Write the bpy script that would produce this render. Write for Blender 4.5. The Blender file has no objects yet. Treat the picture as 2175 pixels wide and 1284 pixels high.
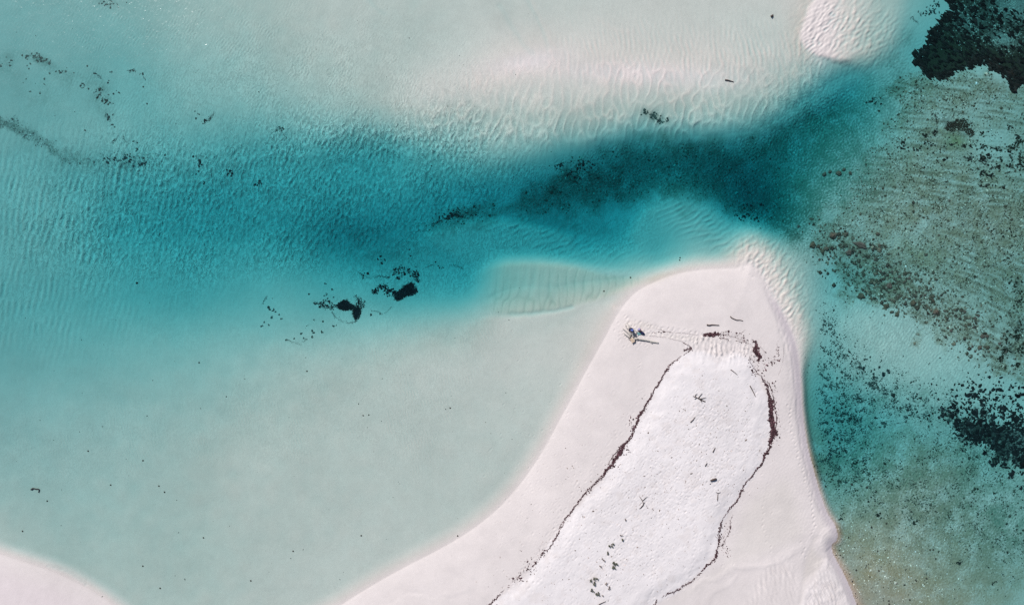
import bpy, bmesh, math, random
import numpy as np
from mathutils import Vector, Matrix

# ------------------------------------------------------------------ camera, sky, sun
SC = bpy.context.scene
COL = SC.collection
S = 0.08                      # metres per photograph pixel on the water plane
H = 120.0                     # drone height


def W2(px, py, z=0.0):
    return Vector(((px - 1087.5) * S, (642.0 - py) * S, z))


cam_d = bpy.data.cameras.new('camera')
cam_d.sensor_width = 36.0
cam_d.lens = 36.0 * H / (2175 * S)
cam_d.clip_start = 1.0
cam_d.clip_end = 4000.0
cam = bpy.data.objects.new('camera', cam_d)
cam.location = (0, 0, H)
cam.rotation_euler = (0, 0, 0)
COL.objects.link(cam)
SC.camera = cam

SUN_EL = math.radians(42)
SHADOW = Vector((0.60, -0.80)).normalized()          # direction in which shadows fall (world x, y)
to_sun = Vector((-SHADOW.x * math.cos(SUN_EL), -SHADOW.y * math.cos(SUN_EL), math.sin(SUN_EL)))
sun_d = bpy.data.lights.new('sun', 'SUN')
sun_d.energy = 4.2
sun_d.angle = math.radians(0.53)
sun_d.color = (1.0, 0.955, 0.925)
sun = bpy.data.objects.new('sun', sun_d)
sun.rotation_euler = to_sun.to_track_quat('Z', 'Y').to_euler()
sun.location = (0, 0, 150)
COL.objects.link(sun)

world = bpy.data.worlds.new('World')
SC.world = world
world.use_nodes = True
wn = world.node_tree.nodes
wl = world.node_tree.links
for n in list(wn):
    wn.remove(n)
sky = wn.new('ShaderNodeTexSky')
sky.sky_type = 'NISHITA'
sky.sun_disc = False
sky.sun_elevation = SUN_EL
sky.sun_rotation = math.atan2(to_sun.x, to_sun.y)
bg = wn.new('ShaderNodeBackground')
bg.inputs['Strength'].default_value = 0.075
wo = wn.new('ShaderNodeOutputWorld')
wl.new(sky.outputs[0], bg.inputs[0])
wl.new(bg.outputs[0], wo.inputs[0])

SC.view_settings.view_transform = 'Standard'
SC.view_settings.look = 'None'
SC.view_settings.gamma = 1.0
SC.view_settings.exposure = 0.20
SC.view_settings.use_curve_mapping = False
SC.render.engine = 'CYCLES'
SC.cycles.use_denoising = False
SC.cycles.max_bounces = 6
SC.cycles.transparent_max_bounces = 8
SC.cycles.pixel_filter_type = 'BLACKMAN_HARRIS'

rng = np.random.default_rng(11)
random.seed(5)

# ------------------------------------------------------------------ numeric helpers
STEP = 2.2


def smooth(a, b, x):
    t = np.clip((x - a) / (b - a), 0, 1)
    return t * t * (3 - 2 * t)


NX, NY = 1280, 800
_fx = np.fft.fftfreq(NX, STEP)[None, :]
_fy = np.fft.fftfreq(NY, STEP)[:, None]
_fr = np.hypot(_fx, _fy) + 1e-9
_fa = np.arctan2(_fy, _fx)


def field(lam, theta=None, bw=0.25, ang=0.3, seed=0, power=0.0):
    """band-passed noise, wavelength lam px; theta = direction of the wave vector (deg, y down)"""
    r = np.random.default_rng(1000 + seed)
    F = np.fft.fft2(r.standard_normal((NY, NX)))
    g = np.exp(-0.5 * ((np.log(_fr * lam)) / bw) ** 2)
    if theta is not None:
        d = _fa - math.radians(theta)
        d = np.abs((d + np.pi / 2) % np.pi - np.pi / 2)
        g = g * np.exp(-0.5 * (d / ang) ** 2)
    f = np.real(np.fft.ifft2(F * g))
    return (f / f.std()).astype(np.float32)


def fbm(lam, seed=0, beta=1.9, lo=4.0):
    r = np.random.default_rng(2000 + seed)
    F = np.fft.fft2(r.standard_normal((NY, NX)))
    g = np.where(_fr > 1.0 / lam, (_fr * lam) ** (-beta), 1.0) * np.exp(-(_fr * lo) ** 2)
    g[0, 0] = 0
    f = np.real(np.fft.ifft2(F * g))
    return (f / f.std()).astype(np.float32)


def axis(lo, hi, far):
    core = np.arange(lo, hi, STEP)
    out, d, x = [], STEP, hi
    while x < hi + far:
        d *= 1.16
        x = x + d
        out.append(x)
    left, d, x = [], STEP, lo
    while x > lo - far:
        d *= 1.16
        x = x - d
        left.append(x)
    return np.array(left[::-1] + list(core) + out)


xs = axis(-70, 2246, 16000)
ys = axis(-70, 1355, 16000)
X, Y = np.meshgrid(xs, ys)
IX = (np.round(xs / STEP).astype(int)) % NX
IY = (np.round(ys / STEP).astype(int)) % NY
GRID = np.ix_(IY, IX)


def bil(arr, x, y, x0, y0, st):
    u = np.clip((x - x0) / st, 0, arr.shape[1] - 1.001)
    v = np.clip((y - y0) / st, 0, arr.shape[0] - 1.001)
    i = u.astype(int); j = v.astype(int)
    fu = u - i; fv = v - j
    return (arr[j, i] * (1 - fu) * (1 - fv) + arr[j, i + 1] * fu * (1 - fv)
            + arr[j + 1, i] * (1 - fu) * fv + arr[j + 1, i + 1] * fu * fv)


CX0, CY0, CS = -320.0, -320.0, 5.0
cxs = np.arange(CX0, 2500, CS)
cys = np.arange(CY0, 1610, CS)
CX, CY = np.meshgrid(cxs, cys)

# slow warp of the coordinates so that drawn outlines become uneven
warpx = fbm(70, 1, 1.7, 5)[GRID] * 3.2
warpy = fbm(70, 2, 1.7, 5)[GRID] * 3.2


def seg_dist(px, py, pts, closed=False):
    n = len(pts)
    best = np.full(px.shape, 1e9)
    for k in range(n if closed else n - 1):
        ax, ay = pts[k][:2]
        bx, by = pts[(k + 1) % n][:2]
        dx, dy = bx - ax, by - ay
        t = np.clip(((px - ax) * dx + (py - ay) * dy) / (dx * dx + dy * dy + 1e-9), 0, 1)
        best = np.minimum(best, np.hypot(px - ax - t * dx, py - ay - t * dy))
    return best


def inside(px, py, pts):
    c = np.zeros(px.shape, bool)
    n = len(pts)
    for k in range(n):
        ax, ay = pts[k]
        bx, by = pts[(k + 1) % n]
        if ay == by:
            continue
        cond = ((ay > py) != (by > py)) & (px < (bx - ax) * (py - ay) / (by - ay) + ax)
        c ^= cond
    return c


def spline(pts, sub=4):
    """Catmull-Rom through the points (open)"""
    P = np.array(pts, float)
    P = np.vstack([2 * P[0] - P[1], P, 2 * P[-1] - P[-2]])
    out = []
    for i in range(1, len(P) - 2):
        for k in range(sub):
            t = k / sub
            out.append(0.5 * ((2 * P[i]) + (-P[i - 1] + P[i + 1]) * t
                       + (2 * P[i - 1] - 5 * P[i] + 4 * P[i + 1] - P[i + 2]) * t * t
                       + (-P[i - 1] + 3 * P[i] - 3 * P[i + 1] + P[i + 2]) * t ** 3))
    out.append(P[-2])
    return [tuple(q) for q in out]


def sdf(pts, sub=0, warp=0.0):
    """signed distance in px, positive inside, on the full grid"""
    if sub:
        pts = spline(list(pts) + [pts[0]], sub)[:-1]
    d = seg_dist(CX, CY, pts, True)
    d = np.where(inside(CX, CY, pts), d, -d)
    return bil(d, X + warpx * warp, Y + warpy * warp, CX0, CY0, CS)


def parse(s):
    return [tuple(float(v) for v in q.split(',')) for q in s.split()]


def blobs(s):
    """sum of soft ellipses: x,y,rx,ry,deg,weight"""
    out = np.zeros(CX.shape)
    for q in parse(s):
        x, y, rx, ry, a, w = q
        a = math.radians(a)
        u = (CX - x) * math.cos(a) + (CY - y) * math.sin(a)
        v = -(CX - x) * math.sin(a) + (CY - y) * math.cos(a)
        out = out + w * np.exp(-((u / rx) ** 2 + (v / ry) ** 2))
    return np.clip(bil(out, X, Y, CX0, CY0, CS), 0, 1)


def band(pts, w, soft=0.6, warp=1.0):
    """soft band about a path"""
    d = seg_dist(CX, CY, spline(pts, 4))
    d = bil(d, X + warpx * warp, Y + warpy * warp, CX0, CY0, CS)
    return 1 - smooth(w * (1 - soft), w * (1 + soft), d)


# ------------------------------------------------------------------ bathymetry (depth in metres at photo positions)
DEPTH = parse('''
-250,-250,1.0 500,-250,.8 1100,-250,.25 1600,-250,.15 2000,-250,1.2 2400,-250,1.2 -250,200,1.1 -250,600,1.3 -250,1000,.7 -250,1400,.2
2450,200,1.1 2450,600,1.1 2450,1000,1.1 2450,1500,1.0 600,1500,.3
0,0,.95 100,60,.95 200,0,.9 300,30,.85 400,50,.75 480,20,.65 550,60,.6 620,30,.45 700,30,.36 0,110,1.0 120,140,1.05 250,110,1.1 360,140,1.1 450,140,.95 540,160,.85 620,150,.65 700,140,.5 780,110,.4
60,200,1.1 180,210,1.15 300,200,1.25 400,220,1.2 500,220,1.15 600,220,1.0 680,210,.75 760,200,.55 850,190,.34
0,280,1.1 60,330,1.3 150,300,1.15 250,290,1.2 350,280,1.35 450,290,1.5 550,280,1.45 620,280,1.4 700,270,1.1 770,250,.8 850,240,.5
800,30,.35 900,60,.3 1000,40,.22 1000,110,.2 1100,60,.17 1200,60,.15 1300,60,.14 1400,30,.15 1400,90,.14 1500,60,.16 1600,30,.18 1600,100,.2 1670,60,.18 880,130,.3 960,160,.17
930,195,.12 1010,168,.06 1080,138,.04 1130,124,.03 1200,125,.05 1300,135,.05 1400,150,.05 1500,150,.08 1600,140,.15 1680,130,.25 1740,130,.45
860,235,.42 930,225,.32 1000,220,.3 1100,195,.18 1200,190,.16 1300,200,.22 1400,205,.28 1500,205,.35 1600,190,.45 1700,165,.65 1760,145,.95 1820,140,1.5
900,270,.8 1000,270,.7 1100,260,.65 1200,250,.6 1300,250,.75 1400,250,.95 1500,245,.8 1600,230,.8 1680,205,1.0 1750,180,1.6
950,310,1.2 1050,310,.95 1150,305,.95 1250,290,1.1 1320,280,1.3 1420,272,1.4 1500,275,1.5 1580,262,1.5 1650,240,1.6 1720,215,2.2 1800,180,2.3 1850,150,1.7
800,280,1.4 850,310,1.8 880,350,2.2 950,350,2.0 1050,350,1.6 1120,345,1.9 1200,325,2.1 1280,310,2.3 1350,295,2.6 1480,298,2.9 1560,292,2.7 1650,265,2.7 1740,240,2.6 1800,215,2.3 1850,185,1.9
0,380,1.3 80,400,1.35 150,370,1.6 200,420,1.75 250,380,2.0 320,350,1.8 400,340,1.8 480,340,2.0 560,340,2.3 640,340,2.5 720,320,2.3 780,330,2.4
300,430,2.4 380,400,2.7 460,410,3.0 550,420,3.0 650,420,3.0 750,420,2.9 850,410,2.8 950,400,2.8 1050,390,3.0 1120,380,3.1
0,470,1.35 80,480,1.45 160,470,1.7 240,480,2.4 320,490,2.9 400,490,3.1 500,480,3.2 600,480,3.4 700,500,3.8 760,510,3.9 840,480,3.8 920,455,3.7 1000,430,3.5
1100,420,3.4 1200,390,3.5 1300,370,3.6 1400,350,3.7 1500,370,3.7 1560,420,3.7 1600,450,3.6 1630,470,3.2 1620,340,3.4 1680,380,2.7 1700,310,2.7 1760,280,2.2 1740,350,2.0
0,560,1.35 100,560,1.5 200,560,1.8 300,560,2.1 400,560,2.3 500,560,2.2 600,555,2.3 700,560,2.7 780,560,3.0 860,560,2.9 940,540,2.8 900,510,3.2 980,480,2.8 1060,490,2.8
1150,490,3.2 1250,470,3.2 1350,440,3.0 1430,435,2.0 1500,450,2.0 1560,480,2.2 1600,485,2.0
1100,520,2.6 1200,520,2.9 1280,510,3.0 1350,490,2.4 1420,480,1.9 1480,490,1.6 1530,505,1.35 1560,520,1.1
1000,530,2.6 950,580,2.5 1000,600,2.3 1080,540,2.2 1160,545,2.1 1250,555,1.9 1320,560,1.7 1330,530,2.1 1400,530,1.8 1400,560,1.4 1450,555,1.1 1520,550,.95 1480,565,.5 1360,590,.6
0,640,1.4 100,640,1.5 200,630,1.7 300,630,1.9 400,640,1.9 500,640,1.7 600,630,1.6 680,620,1.8 760,620,1.9 850,640,1.9 920,630,2.1 980,650,1.5
0,720,1.25 150,720,1.3 300,710,1.3 450,710,1.2 560,700,1.2 660,700,1.15 760,700,1.05 860,690,1.0 950,690,.75 1030,690,.45
0,800,1.05 150,800,1.05 300,790,1.0 450,780,.9 600,770,.85 700,770,.7 800,760,.6 900,750,.45 1000,740,.32 1100,700,.27 1180,700,.22 1240,680,.17 1280,660,.12
0,880,.85 150,880,.8 300,870,.75 450,870,.65 600,860,.6 700,850,.5 800,850,.43 900,850,.38 1000,850,.34 1100,830,.3 1180,800,.26
0,960,.7 150,960,.65 300,960,.6 500,960,.5 700,960,.42 900,960,.36 1050,950,.34 0,1040,.6 150,1050,.6 300,1060,.52 500,1060,.45 700,1060,.4 900,1050,.36
0,1120,.42 100,1130,.5 200,1160,.48 300,1200,.42 400,1160,.45 600,1160,.4 800,1150,.33 400,1270,.38 600,1260,.35
1760,120,.45 1720,100,.06 1720,50,.03 1760,20,.02 1760,80,.03 1810,50,.13 1800,100,.25 1850,20,.35 1860,80,.55 1850,120,.9 1900,50,.85 1920,100,1.4 1940,20,1.1 1980,50,1.4 1990,10,1.3 2100,40,1.5 2000,120,1.5
1900,150,1.5 1950,180,1.25 1880,210,1.55 1850,250,1.8 1900,280,1.3 1840,320,1.4 1900,350,1.0 1800,380,1.3 1860,420,1.0 1950,230,1.1 2020,180,1.0 2080,230,.95 2150,220,1.0 2120,160,.9
2000,300,.95 2100,300,1.0 2000,380,.95 2160,380,1.0 1950,450,.85 2050,480,.85 2150,480,.85 1720,420,1.7 1760,460,1.2 1820,500,1.0 1900,530,.95 2000,560,.95 2100,580,1.0 2160,640,1.05 
1650,500,1.9 1700,510,1.7 1740,540,1.5 1780,600,1.5 1850,620,1.3 1950,660,1.2 2050,680,1.2 2150,740,1.3 1760,650,1.45 1820,680,1.2 1900,720,1.1 2000,780,1.2 2100,820,1.4 2160,830,1.5
1600,500,.55 1640,540,.4 1610,540,.2 1590,560,.1 1575,520,.6 1665,600,.45 1640,580,.22 1690,650,.5 1670,660,.22 1705,700,.65 1680,700,.2 1700,540,1.15 1730,600,1.35 1735,670,1.5
1740,740,1.6 1730,800,1.5 1790,780,1.5 1870,800,1.35 1950,840,1.4 1760,860,1.8 1830,880,1.7 1900,900,1.5 2000,930,1.3 2100,980,1.3 1760,940,1.7 1850,980,1.4 1780,1020,1.4 1880,1050,1.1 1980,1040,1.1 2080,1080,1.2 2160,1060,1.3
1800,1100,1.05 1900,1120,.9 2000,1120,1.1 2100,1150,1.2 1830,1170,.7 1900,1200,.65 2000,1200,.95 2100,1250,1.1 1860,1250,.5 1950,1270,.65 2050,1280,.9
''')
P = np.array(DEPTH)
P[:, 2] += np.where((P[:, 2] > 2.2) & (P[:, 0] > 920), .30, 0)
P[:, 2] += np.where((P[:, 0] > 1050) & (P[:, 0] < 1460) & (P[:, 1] > 475) & (P[:, 1] < 545) & (P[:, 2] > 1.3), .12, 0)
P[:, 2] *= np.where((P[:, 0] > 1090) & (P[:, 0] < 1660) & (P[:, 1] > 225) & (P[:, 1] < 300), .80, 1)
P[:, 2] *= np.where((P[:, 0] > 1755) & (P[:, 0] < 2200) & (P[:, 1] > 640) & (P[:, 1] < 850), .72, 1)
P[:, 2] *= np.where((P[:, 0] > 1780) & (P[:, 1] > 1000) & (P[:, 0] < 2300), .78, 1)
P[:, 2] *= np.where((P[:, 0] > 330) & (P[:, 0] < 860) & (P[:, 1] < 245), .86, 1)
P[:, 2] *= np.where((P[:, 0] > 480) & (P[:, 0] < 1300) & (P[:, 1] > 740), .78, 1)
P[:, 2] *= np.where((P[:, 0] > 1640) & (P[:, 0] < 1745) & (P[:, 1] > 500) & (P[:, 1] < 765), .72, 1)
P[:, 2] *= np.where((P[:, 0] < 700) & (P[:, 2] > 2.4), .92, 1)
c2 = 45.0 ** 2


def phi(dx, dy):
    return np.sqrt(dx * dx + dy * dy + c2)


A = phi(P[:, None, 0] - P[None, :, 0], P[:, None, 1] - P[None, :, 1])
n = len(P)
M = np.zeros((n + 1, n + 1))
M[:n, :n] = A + np.eye(n) * -6.0
M[:n, n] = 1
M[n, :n] = 1
rhs = np.append(np.log(P[:, 2] + 0.25), 0)
sol = np.linalg.solve(M, rhs)
R = np.full(CX.shape, sol[n])
for k in range(n):
    R += sol[k] * phi(CX - P[k, 0], CY - P[k, 1])
R = np.exp(R) - 0.25
R = R * (0.48 + 0.13 * smooth(.3, 2.2, R))
depth = bil(np.clip(R, 0.03, 4.6), X, Y, CX0, CY0, CS)

SPIT = parse('''725,1284 800,1237 870,1199 930,1168 985,1136 1040,1096 1085,1052 1125,1001 1160,946 1190,890 1215,845 1240,798 1265,753
 1288,712 1300,688 1312,668 1330,642 1355,618 1395,597 1430,584 1470,576 1520,571 1560,570 1576,566 1590,561 1604,568 1622,594 1642,632 1662,668 1680,705 1692,745
 1699,800 1704,870 1714,940 1729,1000 1743,1050 1757,1088 1772,1112 1778,1130 1777,1146 1766,1156 1771,1178 1790,1214 1808,1252 1822,1290 1850,1360 1900,1500
 1950,1600 300,1600 520,1400 640,1330''')
WESTB = parse('''-320,1090 -100,1140 0,1177 60,1196 120,1217 180,1247 240,1286 330,1360 420,1460 500,1600 -320,1600''')
sd_spit = sdf(SPIT, 3)
sd_west = sdf(WESTB, 3)

# shoals with a lee edge
tri = sdf(parse('1030,566 1080,554 1150,555 1220,563 1290,582 1370,590 1340,612 1290,632 1220,650 1150,663 1070,668 1000,650 985,610 1000,585'), 2)
depth = depth + (np.minimum(depth, 0.42 + 0.30 * smooth(1200, 1000, X)) - depth) * smooth(-20, 12, tri) * smooth(985, 1090, X)
flat = sdf(parse('1040,672 1100,672 1150,667 1215,652 1270,632 1330,610 1400,620 1300,760 1150,760 1000,760 940,730 980,690'), 2)
depth = depth + (np.minimum(depth, 0.12) - depth) * smooth(-6, 8, flat) * smooth(990, 1090, X)
# edge of the blue hole north of the spit
lobe = sdf(parse('1375,440 1440,430 1510,440 1570,478 1600,500 1580,545 1500,560 1400,560 1340,500'), 2)
depth = depth + (np.minimum(depth, 1.15) - depth) * 0.5 * smooth(-12, 16, lobe)
# crest of sand beside the deepest water (bright, then a fall into the channel)
lobe2 = sdf(parse('940,480 1010,466 1080,464 1140,476 1220,500 1200,545 1100,545 1010,560 950,540 900,500'), 2)
depth = depth + (np.minimum(depth, 1.65) - depth) * 0.75 * smooth(-10, 14, lobe2)
nedge = sdf(parse('1100,200 1250,270 1340,280 1430,284 1500,288 1570,284 1650,262 1720,232 1790,190 1830,150 1780,120 1500,110 1200,110'), 2)
depth = depth + (np.minimum(depth, 1.05) - depth) * 0.5 * smooth(-22, 14, nedge)

tong = sdf(parse('1736,-80 1724,10 1709,46 1703,74 1707,98 1724,112 1760,124 1800,132 1845,128 1885,105 1905,60 1915,-80'), 2, .5)
tgt = -.055 + .10 * smooth(1745, 1790, X) + .22 * smooth(1780, 1890, X)
depth = depth + (np.minimum(depth, tgt) - depth) * smooth(0, 1, (tong + 5 + 22 * smooth(1780, 1850, X)) / (14 + 44 * smooth(1780, 1850, X)))

far = np.maximum(np.maximum(-300 - X, X - 2450), np.maximum(-300 - Y, Y - 1580))
farm = smooth(0, 700, far)
depth = depth * (1 - farm) + 1.3 * farm

# ramp at the shorelines
w_spit = np.where(X > 1560, 20 + 6 * smooth(1150, 1250, Y), 42)
w_spit = w_spit + (62 - w_spit) * smooth(1540, 1580, X) * smooth(800, 690, Y)
rampS = smooth(0, 1, -sd_spit / w_spit)
rampW = smooth(0, 1, -sd_west / 34.0)
depth = np.maximum(-0.06, depth) * rampS * rampW
# land
base = fbm(260, 5, 2.2, 10)[GRID]
landh = 0.85 * (1 - np.exp(-np.maximum(sd_spit, 0) / 75.0)) + 0.02 * np.maximum(sd_spit, 0) ** 0.5
east = smooth(1560, 1650, X)
landh += 0.22 * east * smooth(0, 22, sd_spit) - 0.10 * east * smooth(30, 70, sd_spit)
landw = 0.6 * (1 - np.exp(-np.maximum(sd_west, 0) / 60.0))
z = np.where(sd_spit > 0, landh, np.where(sd_west > 0, landw, -depth))

DRY = parse('''1010,1300 1060,1262 1110,1215 1150,1170 1190,1110 1235,1058 1270,1018 1300,975 1330,930 1350,890 1375,850 1400,805 1430,765 1465,738
 1500,748 1530,756 1560,748 1590,758 1605,785 1622,830 1632,870 1634,920 1626,960 1605,1000 1570,1045 1545,1085 1522,1135 1516,1170 1490,1205 1440,1245 1400,1272 1370,1300 1300,1500 900,1500''')
sd_dry = sdf(DRY, 2, 0.8)
dry = smooth(-3, 7, sd_dry)
z = z + 0.28 * smooth(-4, 40, sd_dry) * (sd_spit > 0)

under = smooth(0.02, 0.25, -z)

# ------------------------------------------------------------------ relief: ripples and dimples
rip = np.zeros_like(X)


def add(f, wgt, amp):
    global rip
    rip = rip + f * wgt * amp


f_v12 = field(13.5, 8, .16, .22, 1)[GRID]
f_v12b = field(11, -12, .18, .30, 2)[GRID]
f_d10 = field(10.5, 25, .22, .38, 3)[GRID]
f_net = field(13, 10, .30, .65, 4)[GRID]
f_net2 = field(9.5, -15, .35, .9, 5)[GRID]
f_fine = field(6.2, -20, .16, .28, 6)[GRID]
f_fine2 = field(6.5, 20, .20, .5, 7)[GRID]
f_big = field(24, 2, .26, .42, 8)[GRID]
f_iso = field(7.5, None, .35, .3, 9)[GRID]
f_h = field(12, 62, .25, .35, 10)[GRID]
patch = smooth(-0.6, 1.0, fbm(180, 12, 1.6, 20)[GRID])
patch2 = smooth(-0.5, 1.0, fbm(120, 13, 1.6, 20)[GRID])


def crest(f, k=1.6):
    """sharpen: narrow bright crests, bounded"""
    f = 2.2 * np.tanh(f / 2.2)
    return np.exp(f * k - k) * 0.8 - 0.25


def ridge(f, w=.42):
    """continuous network of narrow crests along the zero lines of f"""
    return np.exp(-(np.abs(f) / w) ** 1.5)


wet = (z < 0.02)
wl1 = blobs('60,470,260,130,5,1 0,620,260,110,0,.8 250,420,240,110,15,.9')
add(f_v12, wl1 * (0.55 + 0.45 * patch), 0.034)
wl2 = blobs('420,400,260,95,8,1 620,430,260,110,0,1 820,380,200,110,0,1 300,500,240,90,0,.7 900,330,120,70,0,.8 700,320,150,60,0,.6')
wl2 = wl2 * smooth(.22, .75, depth)
f_netw = field(27, 8, .34, .62, 54)[GRID]
f_netv = field(19, -20, .34, .8, 55)[GRID]
add(ridge(f_netw, .8), wl2 * (0.45 + 0.55 * patch2), 0.10)
add(f_net, wl2 * (0.5 + 0.5 * patch), 0.030)
add(ridge(f_netv, .8), wl2 * (0.45 + 0.55 * (1 - patch2)), 0.070)
add(f_net2, wl2, 0.014)
add(f_d10, blobs('1000,300,180,70,0,.7 900,250,160,50,0,.4 650,260,160,60,0,.5 500,300,160,60,0,.5') * patch, 0.022)
wl3 = blobs('1150,250,240,55,0,.9 1400,230,230,50,0,1 1620,200,160,45,-15,.9 1000,250,140,45,0,.7 1350,160,180,28,3,.7 1100,150,110,22,-15,.5 1600,130,140,35,0,.5')
f_bigw = field(40, 5, .40, .62, 56)[GRID]
wl3 = wl3 * (.35 + .65 * smooth(.1, .5, depth))
add(ridge(f_bigw, .75), wl3 * (.55 + .45 * patch2), 0.19)
add(f_big, wl3, 0.012)
add(f_v12b, blobs('1500,130,260,60,0,.8 1350,80,220,50,0,.35 1650,100,110,60,0,.6 1000,180,160,40,0,.35'), 0.020)
wl4 = blobs('500,700,420,70,-5,.8 800,760,260,90,-20,.9 900,700,160,40,0,.9 300,900,500,90,-5,.7 700,880,260,90,-10,.9 950,900,160,160,20,.35 120,1000,200,90,0,.7 800,1000,220,110,0,.35')
add(f_fine, wl4 * (0.25 + 0.75 * patch), 0.016)
add(f_fine2, blobs('600,150,360,130,0,.8 300,60,350,130,0,1 850,200,150,80,0,.7 400,260,300,60,0,.7') * (0.3 + 0.7 * patch2), 0.011)
deepm = smooth(1.0, 1.6, depth) * wet
add(f_iso, deepm * (0.4 + 0.6 * patch) * smooth(900, 1150, X), 0.017)
add(f_iso, blobs('1850,350,220,160,0,.8 1750,240,130,80,0,.8 2000,500,300,160,0,.9 1950,1050,300,300,0,.6 1800,850,120,120,0,.5 2100,200,160,90,0,.8 1930,130,90,90,0,.6'), 0.019)
add(ridge(field(30, 64, .28, .30, 58)[GRID], .7), blobs('1120,500,130,32,12,1 1260,520,120,35,12,.8 1460,465,120,36,25,1 1540,500,60,36,35,1') * wet, 0.085)
add(f_h, blobs('1150,500,110,32,20,1 1250,520,120,35,12,.7 1480,460,110,32,35,1 1540,490,60,30,40,1') * wet, 0.020)
add(f_fine2, blobs('1300,540,260,40,0,.6 1850,680,130,60,25,.8 2000,760,150,60,30,.6 1740,850,50,120,0,.8') * wet, 0.014)
# curved ridges on the submerged triangle
trim = smooth(-4, 8, tri) * smooth(1010, 1080, X)
f_tri = field(20, 8, .18, .22, 14)[GRID]
f_tl = ridge(field(34, 10, .24, .30, 57)[GRID], .36)
add(-f_tl, trim * (.2 + .8 * patch), 0.045)
add(f_tri, trim, 0.006)
# shoal at the tip of the spit and on the northern tongue: lobes of sand
f_lobe = field(22, 20, .35, .6, 15)[GRID]
f_lobe2 = field(12, 35, .35, .7, 16)[GRID]
shoal = blobs('1640,560,50,80,-25,1 1680,650,40,70,-20,1 1600,520,30,50,0,.8 1800,60,80,70,0,.9 1740,70,36,60,10,1 1870,80,60,60,0,.6')
shoal_w = shoal * smooth(8, -4, sd_spit)
add(crest(f_lobe, .9), shoal_w, 0.06)
add(f_lobe2, shoal_w, 0.026)
f_wrin = field(15, 55, .3, .45, 17)[GRID]
add(np.abs(f_wrin) * -1, blobs('1735,75,26,42,15,1 1760,30,30,40,0,.7'), 0.05)
# tidal flat at the foot of the spit
f_rp = field(9.0, -28, .20, .28, 18)[GRID]
f_rp2 = field(14.0, -20, .30, .30, 19)[GRID]
lobeS = sdf(parse('1722,1196 1745,1182 1762,1190 1775,1215 1800,1262 1812,1300 1830,1400 1600,1400 1640,1330 1685,1290 1700,1262 1708,1240 1728,1222'), 2)
rf = smooth(-2, 10, lobeS) * smooth(0, 16, sd_spit)
add(f_rp, rf, 0.045)
add(-np.abs(f_rp2), rf * (.4 + .6 * patch), 0.075)
z = z + 0.10 * smooth(-2, 8, lobeS) * (sd_spit > 0)
flatL = sdf(parse('1640,1180 1668,1190 1690,1215 1690,1260 1660,1300 1560,1320 1590,1250 1620,1210'), 2)
rf2 = smooth(-8, 16, flatL)
add(f_rp2, rf2 * (0.3 + 0.7 * patch), 0.045)
add(f_rp, rf2, 0.022)
# pool between the ripple fields: a smooth scoop with a lip
pool = sdf(parse('1722,1130 1742,1136 1730,1150 1736,1170 1752,1182 1742,1205 1722,1222 1704,1240 1700,1284 1690,1284 1696,1230 1700,1190 1712,1160'), 2)
z = z - 0.07 * smooth(-3, 10, pool) * (sd_spit > 0)
fan = sdf(parse('1745,1120 1770,1116 1779,1132 1776,1150 1764,1160 1748,1168 1738,1158 1736,1140'), 2)
z = z + 0.10 * smooth(-3, 5, fan) * (sd_spit > -8)
# swash lines on the east flank
for pts, a, w in (
    ('1622,600 1638,645 1652,690 1664,730 1668,760', -.09, 2.2),
    ('1632,612 1648,655 1660,690 1668,720 1676,748', -.07, 1.8),
    ('1640,620 1656,650 1668,690 1678,730', -.05, 1.6),
    ('1662,700 1676,740 1685,800 1690,860 1698,930 1712,995 1726,1050 1742,1090', -.10, 2.0),
    ('1655,700 1668,745 1676,800 1681,860', -.045, 2.5),
    ('1576,572 1588,584 1600,592', -.10, 2.0),
    ('1596,545 1602,560 1606,575', -.05, 2.2), ('1606,535 1614,556 1622,580', -.05, 2.5),
    ('0,1166 70,1186 130,1208 180,1232 232,1270', .012, 5.0),
    ('100,1200 140,1214 185,1240', -.04, 2.0),
    ('1752,1118 1742,1132 1738,1148', -.06, 1.8), ('1752,1172 1757,1184 1752,1198', .07, 3.0),
    ('870,150 940,187 1010,160', 0.0, 4), ('1060,10 1080,45 1105,85 1130,115', -.030, 4.5), ('1118,0 1135,30 1150,60 1168,100', -.035, 3.5), ('1128,0 1145,40 1166,78 1172,108', .02, 3.5),
    ('1270,40 1300,60 1340,70', 0.015, 5), ('785,0 805,22 820,30', -.03, 3.5),
    ('1085,668 1150,664 1215,650', -.10, 3.5), ('1080,553 1150,552 1220,560 1290,580', -.04, 4.0),
):
    d = seg_dist(CX, CY, spline(parse(pts), 4))
    d = bil(d, X + warpx * 0.4, Y + warpy * 0.4, CX0, CY0, CS)
    rip = rip + a * np.exp(-(d / (w * 1.25)) ** 2)

# hummocks of the dry sand
land = smooth(4, 30, sd_spit)
f_d5 = field(8, -58, .4, .35, 20)[GRID]
f_spk = field(7, None, .30, 1, 21)[GRID]
hum = blobs('1520,900,90,90,0,1 1440,960,110,90,0,.9 1350,1080,100,90,0,.7 1480,1040,90,80,0,.7 1250,1200,120,80,0,.6 1400,1180,90,60,0,.25')
add(crest(f_d5, 1.2), hum * dry * patch, 0.048)
add(np.maximum(f_spk - 1.2, 0), hum * dry, -0.060)
scr = blobs('1530,738,60,22,10,1 1490,730,40,16,10,.8 1565,740,36,18,0,.7')
f_scr = field(10, -20, .35, .5, 22)[GRID]
add(crest(f_scr, 1.0), scr, 0.19)
tr = blobs('1400,700,70,8,12,.8 1500,715,70,9,8,.9 1340,705,22,24,0,.7')
add(f_spk, tr, 0.016)
add(field(30, None, .5, 1, 23)[GRID], land * dry, 0.007)
add(field(60, None, .4, 1, 24)[GRID], land, 0.010)
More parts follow.
